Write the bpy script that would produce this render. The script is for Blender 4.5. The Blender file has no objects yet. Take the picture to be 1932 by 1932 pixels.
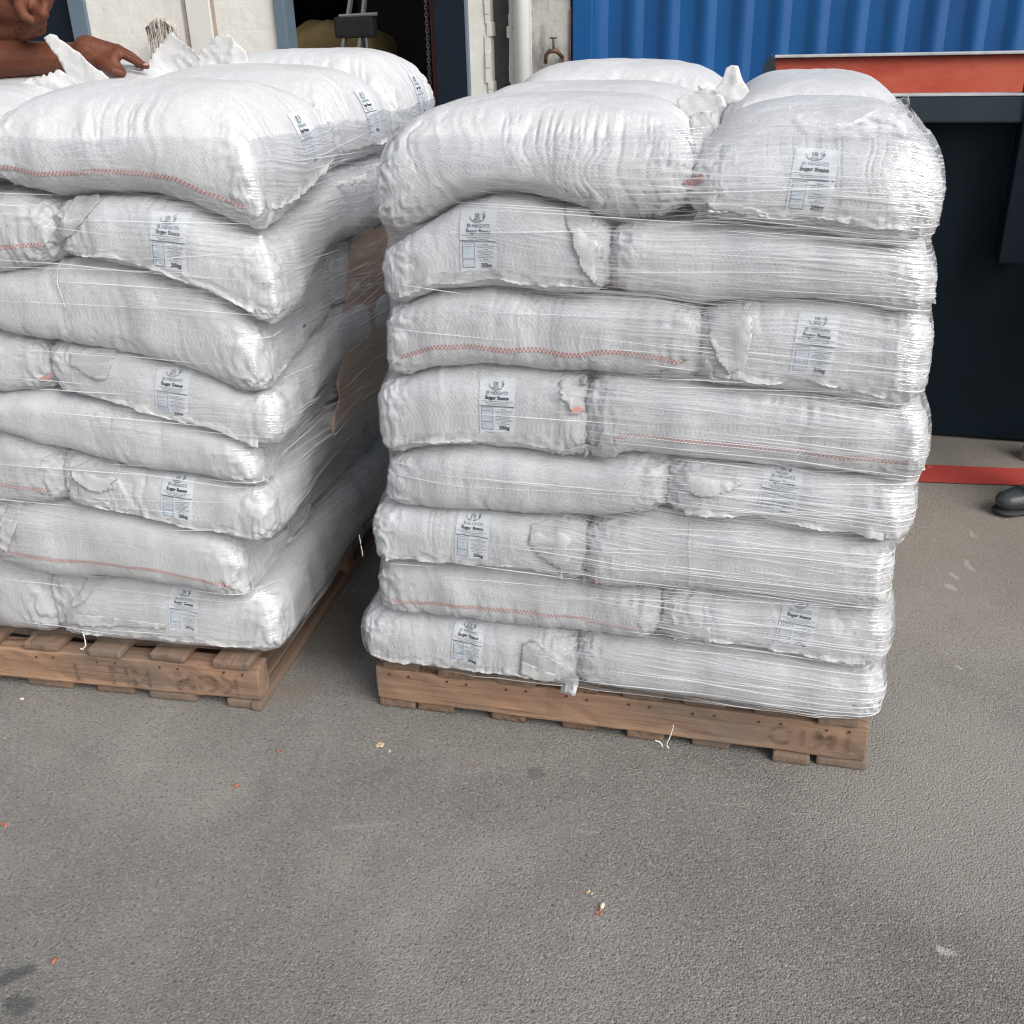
import bpy, bmesh, math, random
import numpy as np
from mathutils import Vector, Matrix
from mathutils.bvhtree import BVHTree
from mathutils.geometry import delaunay_2d_cdt

C = bpy.context.scene.collection
SC = bpy.context.scene
D2R = math.radians
# ------------------------------------------------------------------ camera
CAMH = 1.33
FPX = 1932.0
def cam_axes():
    n = np.array([1078-966., 5000-966., FPX]); n /= np.linalg.norm(n)
    f = np.array([0, 0, 1.])-n*n[2]; f /= np.linalg.norm(f)
    r = np.cross(n, f)
    if r[0] < 0: r = -r
    return np.stack([r, f, -n])
RC = cam_axes()
cam = bpy.data.cameras.new('camera'); camo = bpy.data.objects.new('camera', cam); C.objects.link(camo)
mr = Matrix([[RC[i][0], -RC[i][1], -RC[i][2], 0] for i in range(3)]+[[0, 0, 0, 1]])
camo.matrix_world = Matrix.Translation((0, 0, CAMH)) @ mr
cam.lens = 36; cam.sensor_width = 36; cam.clip_start = 0.05; cam.clip_end = 500
SC.camera = camo
# ------------------------------------------------------------------ world, sun, exposure
SUNV = Vector((0.62, -0.72, 0.74)).normalized()
w = bpy.data.worlds.new('World'); SC.world = w; w.use_nodes = True
nt = w.node_tree; nt.nodes.clear()
wo = nt.nodes.new('ShaderNodeOutputWorld'); bg = nt.nodes.new('ShaderNodeBackground')
sky = nt.nodes.new('ShaderNodeTexSky'); sky.sky_type = 'NISHITA'; sky.sun_disc = False
sky.sun_elevation = math.asin(SUNV.z); sky.sun_rotation = math.atan2(SUNV.x, SUNV.y)
sky.air_density = 1.0; sky.dust_density = 3.0
hs = nt.nodes.new('ShaderNodeHueSaturation'); hs.inputs['Saturation'].default_value = 0.4
nt.links.new(sky.outputs[0], hs.inputs['Color']); nt.links.new(hs.outputs[0], bg.inputs[0])
bg.inputs[1].default_value = 0.105
nt.links.new(bg.outputs[0], wo.inputs[0])
sl = bpy.data.lights.new('sun', 'SUN'); sl.energy = 2.0; sl.angle = D2R(40); sl.color = (1, .97, .93)
so = bpy.data.objects.new('sun', sl); C.objects.link(so)
so.rotation_euler = (-SUNV).to_track_quat('-Z', 'Y').to_euler()
SC.view_settings.view_transform = 'Standard'; SC.view_settings.look = 'None'
SC.view_settings.exposure = 0.50; SC.view_settings.gamma = 1
SC.cycles.transparent_max_bounces = 16; SC.cycles.max_bounces = 8
SC.cycles.use_denoising = True; SC.cycles.filter_width = 1.2
SC.cycles.sample_clamp_indirect = 6

# ------------------------------------------------------------------ projection helpers (photo measured on a 1932 grid)
def ray(u, v): return RC @ np.array([u-966, v-966, FPX])
def gnd(u, v, z=0.0):
    d = ray(u, v); t = (z-CAMH)/d[2]; return np.array([d[0]*t, d[1]*t, z])
def at(u, v, Y):
    d = ray(u, v); t = Y/d[1]; return np.array([d[0]*t, Y, CAMH+d[2]*t])

class Frame:
    """a yawed local frame: x along, y away from the camera"""
    def __init__(s, o, yaw):
        s.o = np.array([o[0], o[1], 0.]); a = D2R(yaw); s.yaw = a
        s.x = np.array([math.cos(a), math.sin(a), 0.]); s.y = np.array([-math.sin(a), math.cos(a), 0.])
    def W(s, p):
        p = np.asarray(p, float)
        return s.o+p[..., 0:1]*s.x+p[..., 1:2]*s.y+p[..., 2:3]*np.array([0, 0, 1.])
    def L(s, p):
        q = np.asarray(p, float)-s.o
        return np.stack([q@s.x, q@s.y, q[..., 2]], -1)
    def px(s, u, v, y=0.0):
        """photo point on the local plane y -> local (x,z)"""
        r = ray(u, v); c = np.array([0, 0, CAMH])
        t = ((s.o-c)@s.y+y)/(r@s.y); q = s.L(c+r*t); return q[0], q[2]
    def mat(s): return Matrix.Translation(Vector(s.o)) @ Matrix.Rotation(s.yaw, 4, 'Z')
FR = Frame((-.30, 1.82), -14.7)
FL = Frame((-.55, 1.82), -11.2)

# ------------------------------------------------------------------ numpy noise
def _h(i, j, k, seed):
    n = (i*374761393+j*668265263+k*2147483647+seed*1274126177) & 0xffffffff
    n = ((n ^ (n >> 13))*1274126177) & 0xffffffff
    n = ((n ^ (n >> 16))*2246822519) & 0xffffffff
    return ((n ^ (n >> 15)) & 0xffffff)/float(0xffffff)
def noise(x, y, z=0.0, seed=0):
    x, y, z = np.broadcast_arrays(np.asarray(x, float), np.asarray(y, float), np.asarray(z, float))
    xi, yi, zi = [np.floor(a).astype(np.int64) for a in (x, y, z)]
    fx, fy, fz = x-xi, y-yi, z-zi
    fx, fy, fz = [a*a*a*(a*(a*6-15)+10) for a in (fx, fy, fz)]
    r = 0
    for a in (0, 1):
        for b in (0, 1):
            for c in (0, 1):
                wgt = (fx if a else 1-fx)*(fy if b else 1-fy)*(fz if c else 1-fz)
                r = r+wgt*_h(xi+a, yi+b, zi+c, seed)
    return r*2-1
def sstep(a, b, x):
    t = np.clip((x-a)/(b-a), 0, 1); return t*t*(3-2*t)

# ------------------------------------------------------------------ object helpers
def tag(o, label=None, cat=None, group=None, kind=None):
    if label: o['label'] = label
    if cat: o['category'] = cat
    if group: o['group'] = group
    if kind: o['kind'] = kind
    return o
def empty(name, loc, rz=0.0):
    o = bpy.data.objects.new(name, None); C.objects.link(o); o.location = loc; o.rotation_euler = (0, 0, rz); o.empty_display_size = .1
    return o
def link(name, me, mat=None, parent=None, smooth=None):
    o = bpy.data.objects.new(name, me); C.objects.link(o)
    if mat is not None:
        for m in (mat if isinstance(mat, (list, tuple)) else [mat]): me.materials.append(m)
    if parent is not None: o.parent = parent
    if smooth: me.polygons.foreach_set('use_smooth', [True]*len(me.polygons))
    return o
def mesh_np(name, V, Q, smooth=True, uv=None):
    """fast quad mesh; V (n,3), Q (m,4), uv (n,2) per vertex"""
    me = bpy.data.meshes.new(name); V = np.asarray(V, np.float32); Q = np.asarray(Q, np.int32)
    me.vertices.add(len(V)); me.vertices.foreach_set('co', V.ravel())
    k = Q.shape[1]
    me.loops.add(Q.size); me.loops.foreach_set('vertex_index', Q.ravel())
    me.polygons.add(len(Q)); me.polygons.foreach_set('loop_start', np.arange(0, Q.size, k, dtype=np.int32))
    me.polygons.foreach_set('loop_total', np.full(len(Q), k, np.int32))
    if smooth: me.polygons.foreach_set('use_smooth', np.ones(len(Q), bool))
    if uv is not None:
        l = me.uv_layers.new(name='UVMap'); l.data.foreach_set('uv', np.asarray(uv, np.float32)[Q.ravel()].ravel())
    me.update(calc_edges=True); me.validate()
    return me
class MB:
    """collects boxes, prisms and tubes into ONE mesh"""
    def __init__(s): s.bm = bmesh.new()
    def box(s, x0, x1, y0, y1, z0, z1, bev=0.0, M=None):
        b = bmesh.new(); bmesh.ops.create_cube(b, size=1)
        for v in b.verts: v.co = Vector(((x0+x1)/2+v.co.x*(x1-x0), (y0+y1)/2+v.co.y*(y1-y0), (z0+z1)/2+v.co.z*(z1-z0)))
        if bev: bmesh.ops.bevel(b, geom=b.edges[:], offset=bev, segments=2, affect='EDGES', profile=.6)
        return s.add(b, M)
    def add(s, b, M=None):
        if M is not None: bmesh.ops.transform(b, matrix=M, verts=b.verts)
        m = bpy.data.meshes.new('t'); b.to_mesh(m); b.free(); s.bm.from_mesh(m); bpy.data.meshes.remove(m); return s
    def prism(s, pts, y0, y1, M=None):
        """polygon (x,z) extruded in y"""
        b = bmesh.new(); a = [b.verts.new((x, y0, z)) for x, z in pts]; f = b.faces.new(a)
        r = bmesh.ops.extrude_face_region(b, geom=[f])
        for v in [g for g in r['geom'] if isinstance(g, bmesh.types.BMVert)]: v.co.y = y1
        bmesh.ops.recalc_face_normals(b, faces=b.faces); return s.add(b, M)
    def tube(s, P, R, seg=8, M=None):
        P = [Vector(p) for p in P]; R = R if isinstance(R, (list, tuple)) else [R]*len(P)
        b = bmesh.new(); rings = []
        for i, p in enumerate(P):
            t = (P[min(i+1, len(P)-1)]-P[max(i-1, 0)]).normalized()
            a = t.cross(Vector((0, 0, 1)))
            if a.length < 1e-3: a = t.cross(Vector((0, 1, 0)))
            a.normalize(); c = t.cross(a)
            rings.append([b.verts.new(p+(a*math.cos(k*2*math.pi/seg)+c*math.sin(k*2*math.pi/seg))*R[i]) for k in range(seg)])
        for i in range(len(rings)-1):
            for k in range(seg): b.faces.new((rings[i][k], rings[i][(k+1) % seg], rings[i+1][(k+1) % seg], rings[i+1][k]))
        b.faces.new(rings[0][::-1]); b.faces.new(rings[-1]); return s.add(b, M)
    def build(s, name, mat, parent=None, smooth=False):
        me = bpy.data.meshes.new(name); s.bm.to_mesh(me); s.bm.free()
        o = link(name, me, mat, parent, smooth); return o

# ------------------------------------------------------------------ materials
def newmat(name):
    m = bpy.data.materials.new(name); m.use_nodes = True; t = m.node_tree; t.nodes.clear()
    o = t.nodes.new('ShaderNodeOutputMaterial'); return m, t, o
def nd(t, typ, **kw):
    n = t.nodes.new(typ)
    for k, v in kw.items():
        if k in n.inputs: n.inputs[k].default_value = v
        else: setattr(n, k, v)
    return n
def L(t, a, b): t.links.new(a, b)
def math_(t, op, a, b=None, c=None, clamp=False):
    n = t.nodes.new('ShaderNodeMath'); n.operation = op; n.use_clamp = clamp
    for i, x in enumerate((a, b, c)):
        if x is None: continue
        if isinstance(x, (int, float)): n.inputs[i].default_value = x
        else: L(t, x, n.inputs[i])
    return n.outputs[0]
def ramp(t, fac, stops):
    r = t.nodes.new('ShaderNodeValToRGB'); L(t, fac, r.inputs[0]); e = r.color_ramp.elements
    while len(e) < len(stops): e.new(.5)
    for i, (p, c) in enumerate(stops):
        e[i].position = p; e[i].color = (c, c, c, 1) if isinstance(c, (int, float)) else (*c, 1)
    return r.outputs[0]
def mapped(t, out, scale=(1, 1, 1), loc=(0, 0, 0), rot=(0, 0, 0)):
    m = t.nodes.new('ShaderNodeMapping'); L(t, out, m.inputs[0]); m.inputs['Scale'].default_value = scale
    m.inputs['Location'].default_value = loc; m.inputs['Rotation'].default_value = rot; return m.outputs[0]
def mixc(t, fac, a, b, mode='MIX'):
    m = t.nodes.new('ShaderNodeMix'); m.data_type = 'RGBA'; m.blend_type = mode
    if isinstance(fac, (int, float)): m.inputs[0].default_value = fac
    else: L(t, fac, m.inputs[0])
    for i, x in ((6, a), (7, b)):
        if isinstance(x, tuple): m.inputs[i].default_value = (*x, 1)
        else: L(t, x, m.inputs[i])
    return m.outputs[2]
def ntex(t, vec, scale, detail=2, rough=.5, dist=0):
    n = nd(t, 'ShaderNodeTexNoise'); L(t, vec, n.inputs['Vector']); n.inputs['Scale'].default_value = scale
    n.inputs['Detail'].default_value = detail; n.inputs['Roughness'].default_value = rough; n.inputs['Distortion'].default_value = dist
    return n.outputs['Fac']
def simple(name, col, rough=.6, metal=0.0, var=.12, scale=20, bump=0.0, spec=.5, bscale=None):
    m, t, o = newmat(name); tc = nd(t, 'ShaderNodeTexCoord').outputs['Object']
    p = nd(t, 'ShaderNodeBsdfPrincipled'); p.inputs['Roughness'].default_value = rough; p.inputs['Metallic'].default_value = metal
    p.inputs['Specular IOR Level'].default_value = spec
    n = ntex(t, tc, scale, 5, .6); n2 = ntex(t, tc, scale*.13, 3, .6)
    f = math_(t, 'MULTIPLY_ADD', n, .6, math_(t, 'MULTIPLY', n2, .4))
    c = mixc(t, ramp(t, f, [(.3, 0.0), (.7, 1.0)]), tuple(x*(1-var) for x in col), tuple(min(1, x*(1+var)) for x in col))
    L(t, c, p.inputs['Base Color'])
    if bump:
        b = nd(t, 'ShaderNodeBump'); b.inputs['Strength'].default_value = bump; b.inputs['Distance'].default_value = .002
        L(t, ntex(t, tc, bscale or scale*3, 4, .6), b.inputs['Height']); L(t, b.outputs[0], p.inputs['Normal'])
    L(t, p.outputs[0], o.inputs[0]); return m

def mat_weave(name='woven_sack', base=(.62, .627, .645)):
    m, t, o = newmat(name); uv = nd(t, 'ShaderNodeTexCoord').outputs['UV']
    obj = nd(t, 'ShaderNodeTexCoord').outputs['Object']
    sep = nd(t, 'ShaderNodeSeparateXYZ'); wob = nd(t, 'ShaderNodeVectorMath'); wob.operation = 'ADD'
    nn = nd(t, 'ShaderNodeTexNoise'); L(t, uv, nn.inputs['Vector']); nn.inputs['Scale'].default_value = 9; nn.inputs['Detail'].default_value = 2
    sc_ = nd(t, 'ShaderNodeVectorMath'); sc_.operation = 'SCALE'; L(t, nn.outputs['Color'], sc_.inputs[0]); sc_.inputs['Scale'].default_value = .008
    L(t, uv, wob.inputs[0]); L(t, sc_.outputs[0], wob.inputs[1]); L(t, wob.outputs[0], sep.inputs[0])
    def cells(px_, py_, o_):
        cb = nd(t, 'ShaderNodeCombineXYZ'); L(t, math_(t, 'FLOOR', math_(t, 'DIVIDE', sep.outputs[0], px_)), cb.inputs[0]); L(t, math_(t, 'FLOOR', math_(t, 'DIVIDE', sep.outputs[1], py_)), cb.inputs[1]); cb.inputs[2].default_value = o_
        w_ = nd(t, 'ShaderNodeTexWhiteNoise'); L(t, cb.outputs[0], w_.inputs['Vector']); return w_.outputs['Value']
    wv = math_(t, 'SUBTRACT', math_(t, 'MULTIPLY_ADD', cells(.0036, .0036, 0.5), .6, math_(t, 'MULTIPLY_ADD', cells(.0036, .014, 3.5), .4, math_(t, 'MULTIPLY', cells(.014, .0036, 7.5), .4))), .7)
    P_ = 2*math.pi/.0082
    reg = math_(t, 'MULTIPLY', math_(t, 'SINE', math_(t, 'MULTIPLY', sep.outputs[0], P_)), math_(t, 'SINE', math_(t, 'MULTIPLY', sep.outputs[1], P_)))
    n1 = ntex(t, mapped(t, uv, (60, 420, 1)), 1, 2, .6); n2 = ntex(t, mapped(t, uv, (420, 60, 1)), 1, 2, .6)
    n3 = ntex(t, uv, 240, 3, .6)
    cr = ntex(t, mapped(t, uv, (38, 22, 1)), 1, 5, .62, .6)
    h = math_(t, 'MULTIPLY_ADD', wv, .55, math_(t, 'MULTIPLY', n1, .55))
    h = math_(t, 'ADD', h, math_(t, 'MULTIPLY', n2, .55)); h = math_(t, 'MULTIPLY_ADD', n3, .15, math_(t, 'MULTIPLY_ADD', reg, .22, h))
    h = math_(t, 'MULTIPLY_ADD', math_(t, 'ABSOLUTE', math_(t, 'SUBTRACT', cr, .5)), 2.8, h)
    b = nd(t, 'ShaderNodeBump'); b.inputs['Strength'].default_value = .5; b.inputs['Distance'].default_value = .0014
    L(t, h, b.inputs['Height'])
    p = nd(t, 'ShaderNodeBsdfPrincipled'); p.inputs['Roughness'].default_value = .36
    p.inputs['Specular IOR Level'].default_value = .45
    f = math_(t, 'MULTIPLY_ADD', n1, .5, math_(t, 'MULTIPLY', n2, .5))
    f2 = math_(t, 'MULTIPLY_ADD', wv, .22, math_(t, 'MULTIPLY_ADD', reg, .075, f))
    c = mixc(t, ramp(t, f2, [(.3, 0.0), (.72, 1.0)]), tuple(x*.90 for x in base), tuple(min(.9, x*1.07) for x in base))
    dirt = ramp(t, ntex(t, obj, 7, 5, .65), [(.46, 0.0), (.75, .35)])
    c = mixc(t, dirt, c, (.46, .45, .44))
    L(t, c, p.inputs['Base Color']); L(t, b.outputs[0], p.inputs['Normal'])
    tr = nd(t, 'ShaderNodeBsdfTranslucent'); tr.inputs[0].default_value = (.75, .75, .77, 1)
    mx = nd(t, 'ShaderNodeMixShader'); mx.inputs[0].default_value = .0
    L(t, p.outputs[0], o.inputs[0]); return m
M = {}
M['sack'] = mat_weave()
M['cloth'] = simple('sack_cloth', (.66, .66, .63), .5, 0, .08, 60, .8, .4, 350)
def mat_flap():
    m, t, o = newmat('loose_sack_cloth'); uv = nd(t, 'ShaderNodeTexCoord').outputs['Object']
    p = nd(t, 'ShaderNodeBsdfPrincipled'); p.inputs['Roughness'].default_value = .45
    n1 = ntex(t, mapped(t, uv, (60, 400, 400)), 1, 2); n2 = ntex(t, mapped(t, uv, (400, 60, 60)), 1, 2)
    s = math_(t, 'ADD', n1, n2)
    c = mixc(t, ramp(t, s, [(.7, 0.0), (1.3, 1.0)]), (.54, .547, .555), (.64, .647, .652))
    b = nd(t, 'ShaderNodeBump'); b.inputs['Strength'].default_value = .5; b.inputs['Distance'].default_value = .001
    L(t, s, b.inputs['Height']); L(t, b.outputs[0], p.inputs['Normal']); L(t, c, p.inputs['Base Color'])
    tr = nd(t, 'ShaderNodeBsdfTranslucent'); tr.inputs[0].default_value = (.8, .8, .78, 1)
    mx = nd(t, 'ShaderNodeMixShader'); mx.inputs[0].default_value = .3
    L(t, p.outputs[0], mx.inputs[1]); L(t, tr.outputs[0], mx.inputs[2]); L(t, mx.outputs[0], o.inputs[0]); return m
M['flap'] = mat_flap()
def mat_stripe():
    m, t, o = newmat('red_woven_stripe'); uv = nd(t, 'ShaderNodeTexCoord').outputs['UV']
    ch = nd(t, 'ShaderNodeTexChecker'); L(t, mapped(t, uv, (1, 1, 1)), ch.inputs['Vector']); ch.inputs['Scale'].default_value = 1
    ch.inputs['Color1'].default_value = (.42, .13, .14, 1); ch.inputs['Color2'].default_value = (.62, .55, .54, 1)
    n = ntex(t, mapped(t, uv, (.05, .3, 1)), 1, 3)
    c = mixc(t, ramp(t, n, [(.4, 0.0), (.75, .55)]), ch.outputs[0], (.60, .55, .53))
    p = nd(t, 'ShaderNodeBsdfPrincipled'); p.inputs['Roughness'].default_value = .5
    L(t, c, p.inputs['Base Color']); L(t, p.outputs[0], o.inputs[0]); return m
M['stripe'] = mat_stripe()
M['thread'] = simple('white_thread', (.78, .77, .73), .7)
M['label'] = simple('label_paper', (.68, .705, .75), .35, 0, .04, 30)
M['ink'] = simple('black_ink', (.03, .035, .045), .5, 0, .3, 60)
M['ink2'] = simple('teal_ink', (.10, .17, .20), .5, 0, .2, 60)
M['inkred'] = simple('red_ink', (.45, .33, .36), .5, 0, .2, 60)
M['inkgold'] = simple('olive_grey_ink', (.17, .18, .15), .5, 0, .3, 60)
M['inkpale'] = simple('pale_blue_ink', (.55, .61, .68), .5, 0, .1, 60)

def mat_film(name, hazex, strength=1.0):
    """clear stretch wrap: pulled creases, their white highlights and haze painted in as colour, UV = (metres along, metres up)"""
    m, t, o = newmat(name); uv = nd(t, 'ShaderNodeTexCoord').outputs['UV']
    sp = nd(t, 'ShaderNodeSeparateXYZ'); L(t, uv, sp.inputs[0]); S, Z = sp.outputs[0], sp.outputs[1]
    wrp = math_(t, 'MULTIPLY', math_(t, 'SUBTRACT', ntex(t, mapped(t, uv, (3, 3, 1)), 1, 2), .5), .05)
    Zw = math_(t, 'ADD', Z, wrp)
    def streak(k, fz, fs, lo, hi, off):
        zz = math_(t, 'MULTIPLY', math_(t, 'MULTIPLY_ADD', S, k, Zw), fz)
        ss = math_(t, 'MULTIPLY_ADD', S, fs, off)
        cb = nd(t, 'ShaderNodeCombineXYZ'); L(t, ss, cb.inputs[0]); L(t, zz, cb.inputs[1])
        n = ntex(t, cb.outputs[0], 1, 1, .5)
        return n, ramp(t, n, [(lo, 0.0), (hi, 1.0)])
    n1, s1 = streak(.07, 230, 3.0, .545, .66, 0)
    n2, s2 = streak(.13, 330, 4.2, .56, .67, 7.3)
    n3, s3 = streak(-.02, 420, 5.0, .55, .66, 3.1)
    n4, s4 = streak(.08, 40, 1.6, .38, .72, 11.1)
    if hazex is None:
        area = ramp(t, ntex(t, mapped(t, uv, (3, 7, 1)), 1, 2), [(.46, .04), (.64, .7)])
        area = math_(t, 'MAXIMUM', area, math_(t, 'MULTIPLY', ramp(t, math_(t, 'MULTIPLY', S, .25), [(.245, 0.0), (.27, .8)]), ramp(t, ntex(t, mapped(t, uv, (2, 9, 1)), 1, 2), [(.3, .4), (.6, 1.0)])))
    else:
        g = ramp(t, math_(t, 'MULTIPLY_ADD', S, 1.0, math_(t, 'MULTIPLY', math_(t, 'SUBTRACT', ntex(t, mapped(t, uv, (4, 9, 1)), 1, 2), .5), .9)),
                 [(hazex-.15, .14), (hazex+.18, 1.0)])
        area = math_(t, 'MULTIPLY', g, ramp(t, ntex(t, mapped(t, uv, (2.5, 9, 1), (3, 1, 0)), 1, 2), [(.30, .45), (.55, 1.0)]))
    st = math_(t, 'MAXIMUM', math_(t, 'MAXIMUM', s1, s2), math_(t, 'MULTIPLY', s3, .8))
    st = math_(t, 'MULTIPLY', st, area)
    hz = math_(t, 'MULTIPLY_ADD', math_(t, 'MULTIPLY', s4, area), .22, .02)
    fac = math_(t, 'MULTIPLY', math_(t, 'MAXIMUM', math_(t, 'MULTIPLY', st, .9), hz), strength, clamp=True)  # white streaks and haze stand for light caught on the folds
    bh = math_(t, 'ADD', math_(t, 'ADD', n1, n2), n3)
    fine = ntex(t, mapped(t, uv, (30, 90, 1)), 1, 3, .6)
    bh = math_(t, 'MULTIPLY_ADD', fine, .8, bh)
    bp = nd(t, 'ShaderNodeBump'); bp.inputs['Strength'].default_value = .6; bp.inputs['Distance'].default_value = .003; L(t, bh, bp.inputs['Height'])
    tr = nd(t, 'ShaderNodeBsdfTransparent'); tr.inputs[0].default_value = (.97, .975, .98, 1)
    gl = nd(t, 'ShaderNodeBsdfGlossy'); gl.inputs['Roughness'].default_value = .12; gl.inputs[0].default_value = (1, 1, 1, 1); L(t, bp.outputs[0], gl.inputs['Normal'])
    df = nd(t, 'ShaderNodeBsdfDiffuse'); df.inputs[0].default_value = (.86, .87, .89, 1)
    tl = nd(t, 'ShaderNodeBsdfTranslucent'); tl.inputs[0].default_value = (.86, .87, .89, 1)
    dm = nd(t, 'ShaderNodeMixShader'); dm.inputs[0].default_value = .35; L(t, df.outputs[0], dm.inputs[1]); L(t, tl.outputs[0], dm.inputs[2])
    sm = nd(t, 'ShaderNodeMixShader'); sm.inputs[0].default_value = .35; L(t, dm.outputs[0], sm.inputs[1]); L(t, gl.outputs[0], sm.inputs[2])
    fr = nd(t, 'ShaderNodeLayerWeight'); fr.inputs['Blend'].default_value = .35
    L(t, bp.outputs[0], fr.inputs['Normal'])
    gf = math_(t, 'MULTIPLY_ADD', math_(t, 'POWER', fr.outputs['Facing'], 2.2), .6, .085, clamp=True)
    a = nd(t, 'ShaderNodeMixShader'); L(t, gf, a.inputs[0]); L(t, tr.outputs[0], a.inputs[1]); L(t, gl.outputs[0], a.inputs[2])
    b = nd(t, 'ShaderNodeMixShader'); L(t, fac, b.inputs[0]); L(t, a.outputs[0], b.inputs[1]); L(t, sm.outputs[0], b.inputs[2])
    L(t, b.outputs[0], o.inputs[0]); return m
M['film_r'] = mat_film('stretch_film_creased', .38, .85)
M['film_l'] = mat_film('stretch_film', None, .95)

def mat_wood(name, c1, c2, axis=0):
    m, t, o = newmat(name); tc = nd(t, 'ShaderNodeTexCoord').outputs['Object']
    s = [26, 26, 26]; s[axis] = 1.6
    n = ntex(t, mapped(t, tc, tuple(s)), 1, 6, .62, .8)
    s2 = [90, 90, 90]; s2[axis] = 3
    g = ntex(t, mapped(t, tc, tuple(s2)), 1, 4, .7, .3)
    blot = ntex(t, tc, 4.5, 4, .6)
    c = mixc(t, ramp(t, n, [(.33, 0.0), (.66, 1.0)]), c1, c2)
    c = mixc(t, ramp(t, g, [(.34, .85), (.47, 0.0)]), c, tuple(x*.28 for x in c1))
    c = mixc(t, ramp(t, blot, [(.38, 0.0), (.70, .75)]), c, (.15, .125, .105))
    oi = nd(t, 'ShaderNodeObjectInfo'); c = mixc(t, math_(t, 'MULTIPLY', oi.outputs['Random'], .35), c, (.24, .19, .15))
    p = nd(t, 'ShaderNodeBsdfPrincipled'); p.inputs['Roughness'].default_value = .75; p.inputs['Specular IOR Level'].default_value = .25
    b = nd(t, 'ShaderNodeBump'); b.inputs['Strength'].default_value = .6; b.inputs['Distance'].default_value = .002
    L(t, math_(t, 'ADD', n, math_(t, 'MULTIPLY', g, 1.6)), b.inputs['Height']); L(t, b.outputs[0], p.inputs['Normal'])
    L(t, c, p.inputs['Base Color']); L(t, p.outputs[0], o.inputs[0]); return m
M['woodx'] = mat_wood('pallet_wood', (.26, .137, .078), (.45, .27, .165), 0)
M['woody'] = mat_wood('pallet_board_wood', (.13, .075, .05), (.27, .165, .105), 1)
def mat_stencil():
    m, t, o = newmat('faded_stencil_ink'); tc = nd(t, 'ShaderNodeTexCoord').outputs['Object']
    p = nd(t, 'ShaderNodeBsdfPrincipled'); p.inputs['Base Color'].default_value = (.07, .05, .042, 1); p.inputs['Roughness'].default_value = .85
    tr = nd(t, 'ShaderNodeBsdfTransparent'); mx = nd(t, 'ShaderNodeMixShader')
    n = ntex(t, mapped(t, tc, (30, 30, 90)), 1, 5, .7)
    L(t, ramp(t, n, [(.40, .0), (.64, .5)]), mx.inputs[0]); L(t, tr.outputs[0], mx.inputs[1]); L(t, p.outputs[0], mx.inputs[2])
    L(t, mx.outputs[0], o.inputs[0]); return m
M['stencil'] = mat_stencil()

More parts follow.
